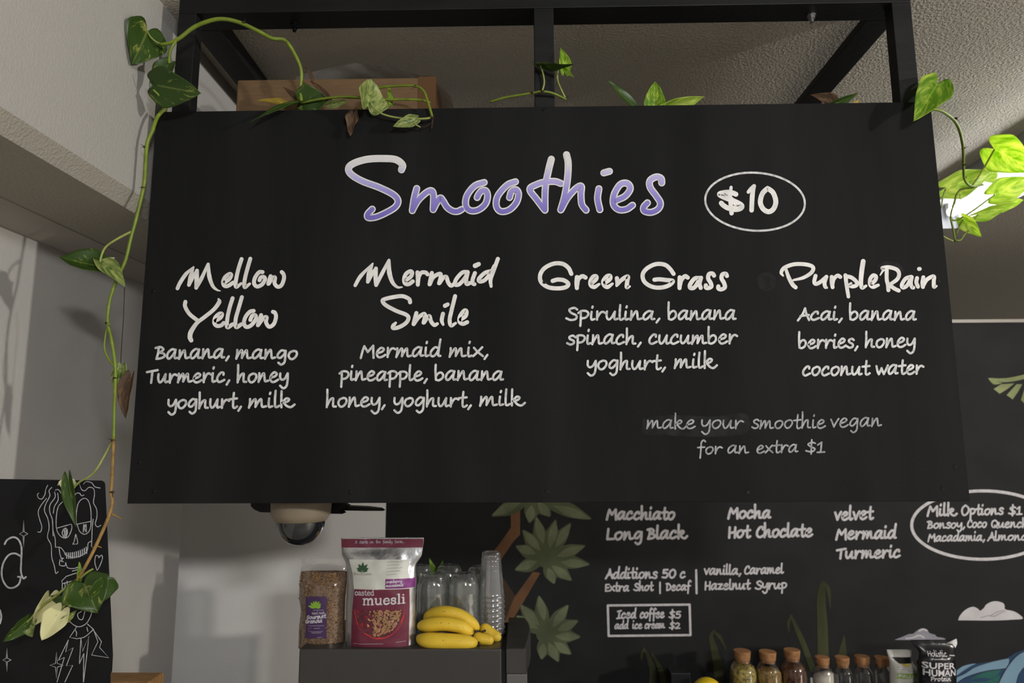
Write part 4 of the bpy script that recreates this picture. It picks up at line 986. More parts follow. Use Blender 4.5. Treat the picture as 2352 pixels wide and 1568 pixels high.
# ------------------------------------------------------------------ upturned tumblers and plastic cups
M['glass'] = thin_clear('clear_glass', (.93, .95, .93), .12, .03, .05)
M['cup'] = thin_clear('clear_plastic', (.95, .95, .95), .12, .06, .05)
def tumbler(px, d, wpx, hpx, label, first=[None]):
    p = U(px, 1480, d); R = wpx/2*d/FPX; H = hpx*d/FPX
    b = MB(); prof = [(R, 0), (R*1.0, H*.12), (R*.97, H*.5), (R*.95, H*.66), (R*.98, H*.72), (R*.93, H*.76), (R*.95, H*.80), (R*.86, H*.86), (R*.84, H*.90), (R*.70, H*.97), (R*.5, H*1.0), (.002, H*1.0)]
    inner = [(r*.93, min(z, H*.93)) for r, z in reversed(prof)]
    b.lathe(prof + inner + [(R, 0)], (0, 0, 0), 36, False); o = b.build('glass_tumbler', M['glass'], smooth=True); o.location = (p.x, d, ta + .0005)
    return tag(o, label, 'glass', 'upturned glasses on the appliance')
tumbler(992, 2.10, 72, 128, 'upturned clear glass right behind the left end of the bananas')
tumbler(1065, 2.10, 72, 128, 'upturned clear glass behind the bananas, next to the plastic cup stack')
tumbler(1030, 2.195, 66, 128, 'upturned clear glass in the back row under the green shoot')
tumbler(962, 2.19, 62, 128, 'upturned clear glass mostly hidden behind the muesli pouch')
tumbler(1100, 2.20, 60, 124, 'upturned clear glass in the back row behind the plastic cup stack')
# nested upside-down plastic cups
pc = U(1129, 1480, 2.11); rb = 28.5*2.11/FPX; rt_ = 20.5*2.11/FPX; hc = 96*2.11/FPX
b = MB(); pr = [(rb*1.04, 0), (rb*1.07, .0015), (rb*1.04, .004), (rb, .005)]
pr += [(rb + (rt_-rb)*t + .0005*sin(t*40), .005 + (hc-.005)*t) for t in [i/12 for i in range(1, 13)]] + [(rt_*.9, hc+.001), (rt_*.85, hc-.004), (.001, hc-.004)]
b.lathe(pr, (0, 0, 0), 36, False); cup0 = b.build('plastic_cup', M['cup'], smooth=True); cup0.location = (pc.x, 2.11, ta + .0005)
cuplab = ['lowest clear plastic cup of the upside-down stack right of the bananas'] + ['clear plastic cup nested inside the upside-down stack right of the bananas']*6 + ['topmost clear plastic cup of the upside-down stack right of the bananas']
tag(cup0, cuplab[0], 'cup', 'nested plastic cups')
step = 74*2.11/FPX/7
for i in range(1, 8):
    c_ = cup0.copy(); COL.objects.link(c_); c_.location = (pc.x + random.uniform(-.0008, .0008), 2.11, ta + .0005 + step*i); c_['label'] = cuplab[i]
# fresh shoot standing behind the glasses
sh = empty('bamboo_shoot', U(1008, 1470, 2.245), 'bright green two-leaved plant shoot rising behind the upturned glasses', 'plant')
stem(sh, [(1008,1488,2.24),(1008,1420,2.24),(1007,1345,2.24)], [.004, .004], 'stem', name='stem')
leaf(sh, (1005,1345), (987,1282), 24, 'leaf_fresh', 10, .3, .05, 2.24, 2.23); leaf(sh, (1009,1345), (1016,1287), 24, 'leaf_fresh', -20, .3, .05, 2.24, 2.23)

# ------------------------------------------------------------------ cork-stoppered jars along the wall
M['cork'] = mat('cork', lin((148, 106, 70)), .8, 0, .2, .2, 70, .3, 160)
M['jar_glass'] = thin_clear('jar_glass', (.9, .9, .9), .05, .02, .0)
def content_mat(name, c1, c2): return mat(name, lin(c1), .75, 0, .2, .4, 110, .8, 130, None, c2=lin(c2))
DJ = 2.72
def jar(px, cork_top, wj, cw, ch, cont, fill, label, slope=0):
    R = wj/2*DJ/FPX; cz = U(px, cork_top, DJ).z; x = U(px, cork_top + 60, DJ).x
    j = empty('cork_jar', (x, DJ, ZW), label, 'jar', 'cork stoppered jars')
    H = cz - ZW; rc = cw/2*DJ/FPX; hk = ch*DJ/FPX; zn = H - hk*.8; zs = zn - R*.75
    prof = [(R*.92, 0.0005), (R, .006), (R, zs - R*.25), (R*.93, zs + R*.08), (R*.76, zs + R*.34), (rc*1.05, zs + R*.52), (rc*.98, zn - .006), (rc*1.1, zn - .003), (rc*1.06, zn)]
    b = MB(); b.lathe(prof, (x, DJ, ZW), 32, False); adopt(b.build('glass_body', M['jar_glass'], smooth=True), j)
    b = MB(); b.lathe([(rc*.9, zn - .012), (rc, zn + .001), (rc*1.1, H - .004), (rc*1.05, H), (.001, H)], (x, DJ, ZW), 26); o = b.build('cork', M['cork']); adopt(o, j)
    zf = (zs + R*.3) * fill; b = MB(); n = 28; ri = R*.95
    pf = [(ri*.9, .003), (ri, .008), (ri, min(zf, zs - R*.25))]
    if zf > zs - R*.25: pf.append((ri*.86, zf))
    pf += [(ri*.55, zf + .003), (.001, zf + .004)]
    b.lathe(pf, (x, DJ, ZW), n); o = b.build('contents', cont, smooth=True)
    if slope:
        for v in o.data.vertices:
            if v.co.z > ZW + zf*.8: v.co.z += (v.co.x - x) * slope
    adopt(o, j); return j
seeds = content_mat('mixed_seeds', (196, 176, 96), (84, 70, 34)); oats = content_mat('oat_mix', (168, 136, 76), (96, 74, 36)); cacao = content_mat('brown_nibs', (104, 66, 40), (54, 32, 20))
powder = mat('white_powder', lin((214, 208, 194)), .8); dark = content_mat('dark_spice', (84, 44, 38), (40, 22, 20)); dim = content_mat('dim_spice', (60, 52, 46), (34, 30, 28))
jar(1707, 1493, 57, 33, 20, seeds, .98, 'cork stoppered jar of pale mixed seeds, leftmost of the large jars by the black wall')
jar(1766, 1495, 54, 33, 19, oats, .92, 'cork stoppered jar of golden oat mix, middle of the three large jars')
jar(1822, 1491, 56, 31, 19, cacao, .97, 'cork stoppered jar of dark brown nibs, tallest of the three large jars')
jar(1892, 1508, 43, 27, 16, powder, .88, 'small cork stoppered jar of white powder', .25)
jar(1938, 1508, 43, 27, 16, dark, .5, 'small cork stoppered jar with a little reddish spice, beside the white powder jar')
jar(1984, 1506, 43, 28, 17, dim, .4, 'small cork stoppered jar, nearly empty and clear, third of the small jars')
jar(2029, 1508, 42, 27, 16, dim, .45, 'small cork stoppered jar next to the spirulina pouch')
# lemon, black tin and price tag
M['lemon'] = mat('lemon_peel', lin((222, 190, 24)), .45, 0, .4, .06, 12, .25, 300)
lz = U(1625, 1556, 2.62).z; b = MB(); R = 33*2.62/FPX; cx = U(1625, 1580, 2.62).x
lc = lz - R*.95
b.lathe([(R*cos(t)*(1 if abs(t) < 1.3 else .9), R*.95*sin(t)) for t in [-pi/2 + pi*i/18 for i in range(1, 18)]], (0, 0, 0), 30); o = b.build('lemon', M['lemon'], smooth=True); o.location = (cx, 2.62, lc); tag(o, 'bright yellow lemon whose top shows at the bottom edge left of the jars', 'fruit')
bw = MB(); bw.lathe([(.03, 0), (.045, .004), (.062, lc - R*.55 - ZW), (.058, lc - R*.55 - ZW), (.04, .008), (.001, .008)], (0, 0, 0), 30, False)
o = bw.build('black_bowl', M['black_metal'], smooth=True); o.location = (cx, 2.62, ZW); tag(o, 'black bowl under the lemon, just below the bottom edge', 'bowl')
p0, p1 = U(1540, 1545, 2.8), U(1586, 1545, 2.8)
b = MB(); b.box((p0.x, 2.8, ZW), (p1.x, 2.88, p0.z)); tag(b.build('black_tin', M['black_metal'], bevel=.004), 'plain black square tin against the black wall left of the lemon', 'tin')
M['card_white'] = mat('white_card', (.6, .6, .58), .7)
p0, p1 = U(1861, 1556, 2.80), U(1876, 1556, 2.80)
tg = empty('price_tag', ((p0.x+p1.x)/2, 2.80, ZW), 'small white tag on a stand between the brown nibs jar and the white powder jar', 'tag')
b = MB(); b.box((p0.x, 2.80, p0.z - .03), (p1.x, 2.802, p0.z)); adopt(b.build('card', M['card_white']), tg)
b = MB(); b.box((p0.x + .01, 2.803, ZW), (p0.x + .014, 2.806, p0.z - .005)); b.box((p0.x, 2.797, ZW), (p1.x, 2.82, ZW + .004)); adopt(b.build('stand', M['black_metal']), tg)

# ------------------------------------------------------------------ spirulina and protein pouches
DP = 2.58
q8 = lambda x: 1980 + x/6.3226
r8 = lambda y: 1360 + y/6.3226
def Q8(pts): return [(q8(x), r8(y)) for x, y in pts]
def zpx(z, px, d):                                    # photo row of a height
    lo, hi = 1300, 2400
    for _ in range(40):
        m_ = (lo+hi)/2
        if U(px, m_, d).z > z: lo = m_
        else: hi = m_
    return lo
M['pouch_white'] = mat('white_foil_print', lin((186, 184, 176)), .35, .1, .5, 0, 20, .25, 50)
M['pouch_black'] = mat('black_foil_print', (.008, .008, .010), .25, .2, .6, 0, 20, .35, 50)
M['lime'] = mat('lime_print', lin((120, 150, 60)), .5); M['yellow_print'] = mat('yellow_print', lin((170, 150, 30)), .5)
yb = zpx(ZW, 2075, DP + .03)
sp_ = empty('spirulina_pouch', U(2072, yb, DP + .03), 'white and lime spirulina pouch standing behind the black protein pouch', 'food pouch')
s1 = Pouch(Q8([(358,845),(400,1000),(410,1350)]) + [(q8(400), yb)], Q8([(720,840),(720,1000),(800,1100)]) + [(q8(800), yb)], r8(832), yb, DP + .06, .03, .2, .002, 3)
s1.mesh('pouch', M['pouch_white'], sp_, 20, 34)
s1.patch('dark_band', M['pouch_black'], sp_, Q8([(415,930),(500,1010)]), Q8([(720,930),(725,1010)]), r8(930), r8(1008), .0010, 10, 4, 'dark band below the seal')
ink = s1.ink(.0018); disc(ink, q8(600), r8(1008), 11, 6, 16, 0, pi); ink.build('emblem', M['yellow_print'], sp_, 'yellow half-round emblem')
s1.patch('name_band', M['lime'], sp_, Q8([(455,1130),(455,1200)]), Q8([(795,1160),(795,1240)]), r8(1140), r8(1215), .0012, 10, 4, 'lime band with the product word')
s1.patch('lime_patch', M['lime'], sp_, Q8([(640,1270),(650,1450)]), Q8([(770,1290),(770,1450)]), r8(1262), r8(1500), .0012, 8, 8, 'lime patch')
def font(text, at, size, m, parent, label, off=0.0):
    """printed capitals laid flat on a pouch: at(x, y) in photo pixels, size = cap height in pixels"""
    cu = bpy.data.curves.new('t', 'FONT'); cu.body = text; cu.resolution_u = 3; cu.offset = off
    o = bpy.data.objects.new('t', cu); COL.objects.link(o)
    bpy.context.view_layer.update(); me = bpy.data.meshes.new_from_object(o.evaluated_get(bpy.context.evaluated_depsgraph_get()))
    bpy.data.objects.remove(o); xs = [v.co.x for v in me.vertices]; k = max(v.co.y for v in me.vertices)
    return me, min(xs), max(xs), k
def print_on(pouch, text, x0, y0, x1, y1, cap, m, parent, label, k=.0016, off=0.0):
    me, a, c, kk = font(text, None, 1, m, parent, label, off)
    for v in me.vertices:
        f = (v.co.x - a)/(c - a); v.co = pouch.at(x0 + (x1-x0)*f, y0 + (y1-y0)*f - v.co.y/kk*cap, k)
    me.materials.clear(); me.materials.append(m); me.name = 'lettering'; o = bpy.data.objects.new('lettering', me); COL.objects.link(o); adopt(o, parent); o['label'] = label; return o
print_on(s1, 'SPIRULINA', q8(440), r8(1192), q8(785), r8(1218), 7, M['print_white'], sp_, 'white capitals on the lime band', .0022)
ink = s1.ink(.0016)
for y, a_, c_ in ((1050, 470, 690), (1075, 480, 700), (1100, 600, 700)): ink.stroke([(q8(a_), r8(y)), (q8((a_+c_)/2), r8(y+8)), (q8(c_), r8(y+14))], 1.6)
ink.build('small_print', M['grey_print'], sp_)
yb = zpx(ZW, 2150, DP)
pp = empty('protein_pouch', U(2152, yb, DP), 'black stand-up pouch of protein powder with white lettering, right of the jars', 'food pouch')
s2 = Pouch(Q8([(700,700),(830,860),(800,1000),(808,1350)]) + [(q8(800), yb)], Q8([(1385,668),(1375,760),(1340,840),(1362,1000),(1365,1350)]) + [(q8(1365), yb)], r8(690), yb, DP, .034, .16, .0035, 8)
s2.mesh('pouch', M['pouch_black'], pp, 26, 46)
ink = s2.ink(.0014); ink.poly(Q8([(1215,735),(1300,690),(1365,668),(1380,740),(1345,800),(1300,742)])); ink.build('folded_corner', M['foil'], pp, 'silver folded top corner')
print_on(s2, 'SUPER', q8(828), r8(1060), q8(1278), r8(1068), 13.5, M['print_white'], pp, 'upper row of white capitals on the black pouch', .0018, .02)
print_on(s2, 'HUMAN', q8(838), r8(1165), q8(1292), r8(1170), 14.5, M['print_white'], pp, 'lower row of white capitals on the black pouch', .0018, .02)
A['P'] = (1.0, [[(.2,1.3),(.15,0)], [(.0,1.2),(.5,1.35),(.85,1.05),(.6,.65),(.2,.6)]])
ink = s2.ink(.0018); word(ink, 'Protein', q8(918), r8(1240), q8(1210), r8(1240), 7.0, 1.5); word(ink, 'Holistic', q8(905), r8(895), q8(1165), r8(895), 7.5, 1.2)
ink.stroke([(q8(975), r8(932)), (q8(1060), r8(928)), (q8(1140), r8(932))], 1.0); ink.stroke([(q8(1205), r8(878)), (q8(1250), r8(885)), (q8(1290), r8(890))], 1.6)
ink.build('lettering', M['print_white'], pp, 'thin white script on the black pouch')

# ------------------------------------------------------------------ wooden board end at the lower left
M['wood'] = mat('oak_block', lin((150, 112, 68)), .6, 0, .3, .3, 18, .1, 60, (1, 8, 1))
p0, p1 = U(236, 1553, 2.05), U(362, 1553, 2.05)
b = MB(); b.box((p0.x, 2.0, ZW), (p1.x, 2.09, p0.z)); tag(b.build('wooden_block', M['wood'], bevel=.006), 'light brown wooden block whose top edge shows at the bottom left beside the chalkboard', 'wood block')

# ------------------------------------------------------------------ chalkboard with the skeleton drawing
def CB(x, y, k=0):
    """plane of the chalkboard: leans forward at the top"""
    t = (y - 1103) / 407; return U(x, y, 1.47 + .075 * t - k)
ck = empty('chalkboard', CB(150, 1568), 'leaning black chalkboard at the lower left with a white chalk skeleton drawing', 'chalkboard')
M['chalkboard'] = mat('chalkboard_black', (.0075, .0075, .0085), .8, 0, .2, .2, 12)
ol = [(-20,1100),(226,1104),(232,1107),(234,1113),(252,1508),(250,1545),(246,1552),(244,1572),(-20,1572)]
f_ = [CB(x, y) for x, y in ol]; bot0, bot1 = CB(-20, 1900), CB(262, 1900)
sc_ = (f_[-2].z - ZW) ; f_[-2] = Vector((f_[-2].x, 1.66, ZW)); f_[-1] = Vector((f_[-1].x, 1.66, ZW))
bk = [v + Vector((0, .012, 0)) for v in f_]; n = len(f_)
adopt(mesh_obj('panel', f_ + bk, [tuple(range(n)), tuple(reversed(range(n, 2*n)))] + [(i, n+i, n+(i+1) % n, (i+1) % n) for i in range(n)], M['chalkboard']), ck)
cq = lambda pts: [(p[0]/3.2815, 1090 + p[1]/3.2815) + tuple(p[2:]) for p in pts]
def chalk(name, strokes, wd, label):
    ink = Ink(lambda x, y, k: CB(x, y, .0012 + k))
    for s in strokes:
        cv = True
        if s[0] == 'L': s = s[1:]; cv = False
        ink.stroke(cq(s), wd, curve=cv, res=6)
    return ink.build(name, M['chalk'], ck, label)
chalk('letter', [[(35,522),(55,490),(100,470),(140,490),(162,550),(160,650),(158,730),(175,780),(195,770)], [(160,615),(110,592),(60,610),(20,680),(15,770),(50,840),(95,852),(140,825),(155,775),(135,768)], [(0,1020),(10,1070),(0,1120)]], 4.2, 'big chalk letter a')
chalk('skeleton_drawing', [
 [(360,78),(345,110),(338,150),(315,182),(290,175),(282,150),(292,138)], [(390,95),(370,120),(375,160),(345,220),(335,270),(360,330),(370,400),(358,470),(385,530),(390,620),(410,690),(420,742),(438,730)],
 [(350,178),(310,230),(288,280),(300,340),(315,390),(305,430),(285,430)], [(412,130),(415,170),(378,225),(375,280),(395,340),(398,410),(400,460)], [(435,140),(438,190),(410,240),(402,290)],
 [(418,115),(440,112),(465,145)], [(436,78),(445,62),(455,58)], [(540,155),(555,165),(575,140),(600,140),(615,158),(632,152)],
 [(600,72),(615,110),(640,120),(670,95),(705,105),(712,150),(705,210),(728,260),(730,320),(718,370),(735,392),(760,380)], [(628,70),(650,52),(690,60),(715,90),(755,100)],
 [(470,205),(440,240),(425,310),(425,400),(445,450),(480,475),(515,465),(540,410),(540,375)], ['L',(428,402),(535,372)],
 [(575,370),(575,300),(590,215),(630,178),(665,195),(685,270),(685,380),(668,430),(635,448),(600,425),(582,375)], ['L',(580,372),(680,352)],
 [(495,400),(485,425),(495,455)], [(640,380),(636,405),(645,425)],
 [(395,345),(400,420),(415,480),(418,545)], [(418,545),(455,548),(480,575),(495,605)], ['L',(445,552),(452,600),(462,630)], [(480,630),(462,628),(470,640),(460,650),(478,655)], [(452,640),(450,680),(490,685),(495,660),(510,700),(560,705),(598,690)],
 [(702,335),(695,400),(692,480),(690,540)], [(690,500),(665,515),(660,560),(648,590)], ['L',(490,600),(540,622),(600,615),(655,580)],
 ['L',(570,450),(560,500),(548,525),(562,522)], ['L',(572,450),(585,500),(585,520),(572,522)],
 [(545,725),(580,715),(600,690)], ['L',(575,740),(500,765),(465,800),(470,820),(545,800)], ['L',(470,820),(468,870)], ['L',(490,820),(490,870)], ['L',(505,800),(510,890)],
 [(730,718),(715,660),(722,610),(742,612),(745,625),(765,605),(772,630),(755,680),(735,718)],
 [(440,880),(420,890),(405,920)], [(480,990),(490,1050),(530,1110),(590,1145),(650,1120),(685,1060),(692,1020)], [(612,1030),(585,1050),(595,1085),(620,1090),(632,1060),(640,1025)],
 ['L',(575,1150),(525,1225),(580,1235)], [(580,1235),(640,1220),(705,1165)], ['L',(660,1125),(705,1165)], ['L',(568,1170),(578,1190),(575,1215)], ['L',(655,1150),(662,1180)],
 ['L',(515,1245),(495,1335),(552,1302),(500,1440),(548,1435),(490,1560)], ['L',(515,1245),(440,1398),(485,1375),(430,1560)],
 ['L',(610,1235),(622,1330),(670,1215),(655,1350),(630,1560)], ['L',(610,1235),(598,1425),(632,1345),(628,1560)],
 ['L',(705,1170),(765,1258),(750,1300),(820,1378),(690,1358),(738,1258),(708,1175)]], 2.0, 'white chalk drawing of a long-haired skeleton')
chalk('skeleton_drawing', [['L',(478,410),(492,402),(505,410),(508,440),(498,468),(480,468),(468,440),(478,410)], [(488,420),(486,460)], [(500,415),(498,460)], [(632,375),(628,430)], [(648,375),(650,430)]] +
 [['L',(500+i*15, 588+i*1.2 - (i*i)*.55), (503+i*15, 628 + i*1.8 - (i*i)*.55)] for i in range(11)], 2.6, 'chalk eyes and teeth of the skeleton')
def star(cx, cy, rx, ry):
    pts = []
    for i in range(8):
        a_ = pi/4*i; k = 1 if i % 2 == 0 else .2; pts.append((cx + rx*k*cos(a_), cy + ry*k*sin(a_)))
    return ['L'] + pts + [pts[0]]
chalk('star', [star(178,445,32,105), star(52,1395,32,90), star(425,1435,50,100)], 1.7, 'chalk four-pointed sparkles')

# ------------------------------------------------------------------ lettering and pictures painted on the back wall
wpl = lambda off: (lambda x, y, k: U(x, y, DW - off - k))
def wall_block(name, words, wd, label, tall=1.0):
    ink = Ink(wpl(.0012))
    for t in words: word(ink, *t[:6], t[6] if len(t) > 6 else wd, tall, .02)
    o = mesh_obj(name, ink.v, ink.f, M['wall_letter']); o.parent = wall_back; o['label'] = label; return o
wall_block('menu_lettering', [('Macchiato',1391,1194,1551,1194,18.5),('Long',1392,1241,1476,1240,19),('Black',1484,1239,1581,1237,19)], 5.6, 'white wall lettering Macchiato, Long Black')
wall_block('menu_lettering', [('Mocha',1670,1191,1772,1191,18.5),('Hot',1672,1236,1726,1235,18.5),('Choclate',1736,1235,1868,1233,19)], 5.6, 'white wall lettering Mocha, Hot Choclate')
wall_block('menu_lettering', [('velvet',1915,1196,2008,1193,19.5),('Mermaid',1918,1240,2060,1237,19),('Turmeric',1919,1284,2069,1281,18.5)], 5.4, 'white wall lettering velvet, Mermaid, Turmeric')
wall_block('menu_lettering', [('Additions',1389,1329,1511,1329,15,4.4),('50',1519,1328,1553,1328,15,4.6),('c',1561,1328,1575,1328,15,4.2),('Extra',1389,1358,1446,1358,13),('Shot',1454,1357,1502,1357,13),('Decaf',1528,1357,1588,1356,13)], 3.8, 'white wall lettering Additions 50 c, Extra Shot, Decaf', 1.15)
wall_block('menu_lettering', [('vanilla,',1616,1320,1703,1320,14),('Caramel',1709,1319,1801,1317,14),('Hazelnut',1618,1355,1725,1354,14.5),('Syrup',1733,1354,1808,1353,14.5)], 4.0, 'white wall lettering vanilla, Caramel, Hazelnut Syrup')
wall_block('menu_lettering', [('Iced',1415,1421,1462,1420,13.5,3.9),('coffee',1469,1420,1527,1419,13.5,3.9),('$5',1535,1420,1564,1420,12,3.6),('add',1411,1445,1444,1444,11.5),('ice',1452,1444,1476,1444,11.5),('cream',1480,1444,1528,1443,11.5),('$2',1536,1444,1563,1444,11)], 3.3, 'white wall lettering Iced coffee $5, add ice cream $2', 1.1)
wall_block('menu_lettering', [('Milk',2128,1185,2200,1185,17,5),('Options',2207,1184,2306,1182,15,4.4),('$1',2315,1182,2349,1182,13.5,4),('Bonsoy,',2128,1214,2217,1213,13),('Coco',2221,1212,2267,1212,13),('Quench',2276,1212,2362,1212,13),('Macadamia,',2130,1244,2263,1242,13),('Almond',2267,1242,2362,1241,13)], 3.7, 'white wall lettering listing the milk options, inside the oval', 1.1)
def wall_ink(name, m, label, fn, off=.0012):
    ink = Ink(wpl(off)); fn(ink); o = mesh_obj(name, ink.v, ink.f, m); o.parent = wall_back; o['label'] = label; return o
wall_ink('divider_line', M['wall_letter'], 'white upright divider strokes', lambda i: (i.stroke([(1516,1337),(1516,1362)], 4), i.stroke([(1599,1309),(1600,1362)], 5)))
wall_ink('menu_box', M['wall_letter'], 'white rectangle round the iced coffee line', lambda i: [i.stroke([a_, c_], 5.2) for a_, c_ in (((1396,1390),(1584,1388)),((1584,1388),(1586,1458)),((1586,1458),(1398,1460)),((1398,1460),(1396,1390)))])
def ov(i):
    P = [(2258 + 164*cos(2*pi*k/48) , 1205.5 + 78.5*sin(2*pi*k/48)) for k in range(49)]; P[-1] = P[0]; i.stroke(P, 7, closed=True, res=2)
wall_ink('menu_oval', M['wall_letter'], 'white oval round the milk options', ov)
M['mural_green'] = mat('mural_green', lin((100, 106, 80)), .8, 0, .2, .25, 9)
M['mural_green2'] = mat('mural_green_dark', lin((78, 84, 60)), .8, 0, .2, .2, 9)
M['mural_brown'] = mat('mural_brown', lin((104, 74, 50)), .8, 0, .2, .22, 10)
M['mural_brown2'] = mat('mural_brown_dark', lin((62, 50, 38)), .8, 0, .2, .2, 10)
M['mural_grass'] = mat('mural_grass', lin((58, 60, 38)), .8, 0, .2, .3, 14, 0, 60, (1, 1, .2))
M['mural_cloud'] = mat('mural_cloud', lin((196, 192, 194)), .8, 0, .2, .08, 14)
M['mural_cloud2'] = mat('mural_cloud_shade', lin((140, 138, 146)), .8, 0, .2, .1, 14)
M['mural_palm'] = mat('mural_palm', lin((128, 134, 92)), .8, 0, .2, .2, 10)
w4 = lambda pts: [(1040 + x/3.75, 1150 + y/3.75) for x, y in pts]
wall_ink('painted_trunk', M['mural_brown'], 'painted brown branches', lambda i: (i.poly(w4([(500,40),(580,40),(580,290),(530,340),(440,470),(370,570),(350,600),(240,590),(245,550),(340,450),(430,330),(500,230)])), i.poly(w4([(690,610),(755,620),(620,850),(500,1050),(440,1050),(530,830)]))), .0010)
wall_ink('painted_trunk', M['mural_brown2'], 'painted dark brown branch', lambda i: i.poly(w4([(400,620),(420,640),(540,820),(520,900),(480,1050),(400,1050),(420,800)])), .0008)
def star_leaf(i, c_, tips, wid):
    disc(i, *w4([c_])[0], 22, 20, 18)
    for (tx, ty) in tips:
        dx, dy = tx - c_[0], ty - c_[1]; petal(i, *w4([c_])[0], math.atan2(dy, dx), sqrt(dx*dx+dy*dy)/3.75, wid/3.75)
def star_light(i, c_, tips, wid):
    for k, (tx, ty) in enumerate(tips):
        dx, dy = tx - c_[0], ty - c_[1]; l = sqrt(dx*dx+dy*dy); f = .34 if k % 2 else .26
        petal(i, *w4([(c_[0] + dx*f - dy*.03, c_[1] + dy*f + dx*.03)])[0], math.atan2(dy, dx) - .03, l*(.98-f)/3.75, wid*.62/3.75)
C1, C2, C0 = (800,500), (800,1150), (700,-40)
T1 = [(600,250),(715,135),(885,160),(1015,190),(1140,385),(1180,545),(1025,685),(875,715),(535,595),(540,390)]
T2 = [(575,890),(740,815),(995,895),(1080,1030),(1100,1170),(1020,1320),(910,1385),(765,1365),(545,990)]
T0 = [(335,130),(660,190),(840,135),(1195,155)]
for C_, T_, w_, n_ in ((C1, T1, 115, 'upper'), (C2, T2, 115, 'lower'), (C0, T0, 125, 'cut off by the sign')):
    wall_ink('painted_leaves', M['mural_green2'], 'painted grey green leaf star, ' + n_, lambda i: star_leaf(i, C_, T_, w_))
    wall_ink('painted_highlight', M['mural_green'], 'paler brush marks on the leaf star, ' + n_, lambda i: star_light(i, C_, T_, w_), .0016)
def blades(i):
    for pts in ([(1648,1600,20),(1650,1540,22),(1640,1490,16),(1633,1462,10),(1640,1448,5)], [(1640,1450,5),(1655,1465,9),(1668,1492,2)], [(1866,1535,14),(1850,1490,13),(1835,1455,12),(1822,1425,7),(1815,1412,3)], [(1818,1414,6),(1811,1430,8),(1812,1452,2)],
                [(1891,1520,26),(1889,1440,24),(1886,1380,20),(1889,1345,14),(1892,1337,6)], [(1893,1338,6),(1903,1355,10),(1907,1395,2)], [(1935,1520,24),(1936,1490,16),(1939,1460,2)], [(1495,1600,16),(1500,1545,16),(1490,1510,10),(1480,1490,3)], [(1480,1488,4),(1474,1505,6),(1474,1515,2)]):
        i.stroke(pts, 5)
    i.stroke([(1497,1500,4),(1518,1540,12),(1528,1600,16)], 8)
wall_ink('painted_grass', M['mural_grass'], 'painted olive grass blades', blades)
def cl(i, sc, ox, oy, blobs, base):
    i.poly([(ox + x/sc, oy + y/sc) for x, y in blobs], curve=False)
cA = Q8([(1395,405),(1420,340),(1480,270),(1550,225),(1620,210),(1680,235),(1715,265),(1770,225),(1800,180),(1870,140),(1950,128),(2040,150),(2070,190),(2080,245),(2190,270),(2270,310),(2335,380),(2200,395),(1900,408)])
cB = Q8([(470,688),(560,655),(620,630),(680,605),(740,600),(790,560),(840,530),(890,522),(950,545),(980,590),(1060,615),(1090,645),(1180,660),(1210,680),(1100,692),(700,692)])
wall_ink('painted_cloud', M['mural_cloud'], 'larger painted white cloud', lambda i: i.poly(cA, curve=True))
wall_ink('painted_cloud', M['mural_cloud2'], 'smaller painted grey cloud', lambda i: i.poly(cB, curve=True))
wall_ink('cloud_shading', M['mural_cloud2'], 'grey brush lines inside the larger cloud', lambda i: (i.stroke([p for p in Q8([(1720,370),(1800,345),(1880,330),(1950,290),(2060,255)])], 1.6), i.stroke([p for p in Q8([(1870,345),(1930,345),(1990,310),(2080,270)])], 1.8)), .0016)
wall_ink('cloud_shading', M['mural_cloud'], 'white brush lines inside the smaller cloud', lambda i: (i.stroke(Q8([(640,670),(740,655),(830,625),(900,655)]), 3), i.stroke(Q8([(830,560),(890,535),(940,555)]), 4)), .0016)
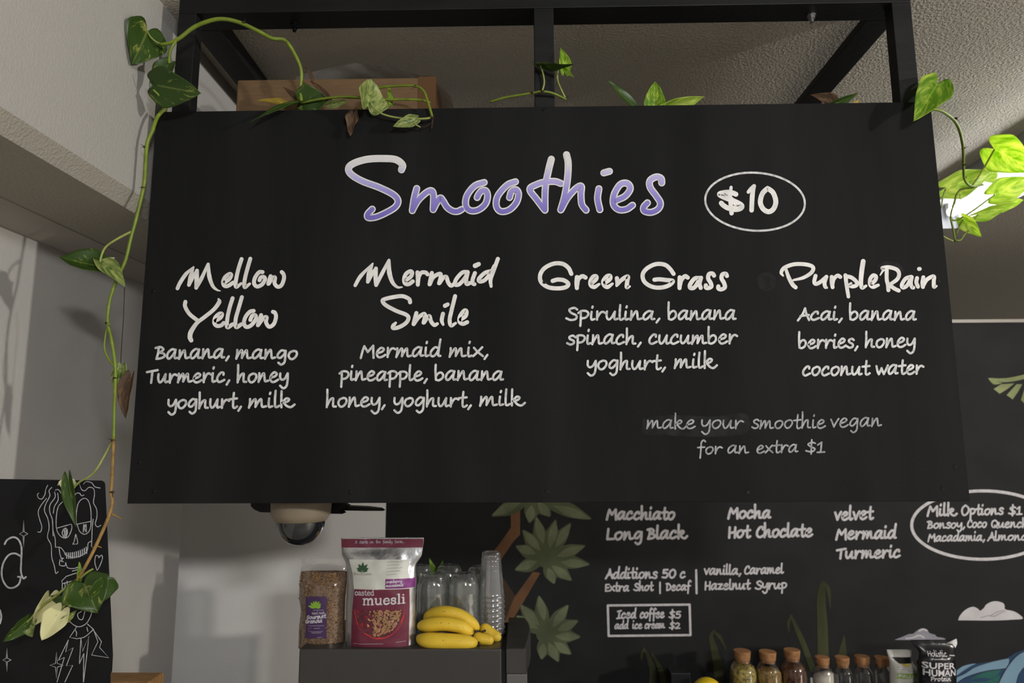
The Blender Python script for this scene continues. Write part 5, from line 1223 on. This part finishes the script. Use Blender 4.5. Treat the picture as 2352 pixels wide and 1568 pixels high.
wall_ink('painted_palm', M['mural_palm'], 'painted palm frond at the right edge', lambda i: (i.stroke([(2272,869,3),(2300,873,9),(2330,870,10),(2372,860,10)], 8), i.stroke([(2272,870,3),(2284,878,9),(2300,880,2)], 4), i.poly([(2282,893),(2296,904),(2314,893),(2330,880),(2300,882)]), i.poly([(2312,907),(2326,917),(2338,900),(2348,882),(2335,882)]), i.poly([(2345,918),(2356,930),(2372,915),(2372,885),(2352,895)])))
M['wave1'] = mat('mural_wave_pale', lin((116, 146, 166)), .7, 0, .2, .06, 8); M['wave2'] = mat('mural_wave_blue', lin((40, 66, 96)), .7, 0, .2, .1, 8); M['wave3'] = mat('mural_wave_green', lin((42, 92, 84)), .7, 0, .2, .15, 8); M['wave4'] = mat('mural_wave_line', lin((14, 26, 44)), .7)
wall_ink('painted_wave', M['wave2'], 'deep blue body of the painted wave', lambda i: i.poly(Q8([(1300,1200),(1365,1140),(1500,1060),(1700,1030),(1880,1000),(2100,960),(2230,880),(2352,830),(2600,760),(2600,2000),(1300,2000)])), .0006)
wall_ink('painted_wave', M['wave3'], 'green hollows of the painted wave', lambda i: (i.poly(Q8([(1560,1270),(1700,1190),(1850,1140),(2000,1110),(1980,1180),(1880,1250),(1760,1240)]), curve=True), i.poly(Q8([(1360,1420),(1600,1300),(1800,1300),(2000,1200),(2000,1500),(1360,1600)]))), .0010)
wall_ink('painted_wave', M['wave1'], 'pale blue crests of the painted wave', lambda i: (i.poly(Q8([(1365,1240),(1500,1180),(1640,1090),(1850,1020),(2000,985),(2130,960),(2090,1100),(1900,1120),(1700,1160),(1500,1230),(1365,1310)]), curve=True), i.poly(Q8([(1365,1140),(1480,1065),(1650,1032),(1560,1080),(1450,1150),(1365,1210)]), curve=True), i.poly(Q8([(1980,1340),(2060,1180),(2150,1040),(2260,920),(2420,840),(2500,1000),(2380,1060),(2280,1180),(2230,1350),(2200,1500),(1900,1500)]), curve=True)), .0014)
wall_ink('painted_wave', M['wave4'], 'dark contour lines of the painted wave', lambda i: (i.stroke(Q8([(1365,1225),(1500,1165),(1650,1080),(1850,1010),(2120,955)]), 1.6), i.stroke(Q8([(1365,1320),(1500,1245),(1700,1172),(1900,1130),(2090,1105)]), 1.8), i.stroke(Q8([(1970,1345),(2050,1180),(2140,1035),(2250,915),(2400,835)]), 2.2), i.stroke(Q8([(2235,1345),(2285,1180),(2385,1065)]), 1.8)), .0018)
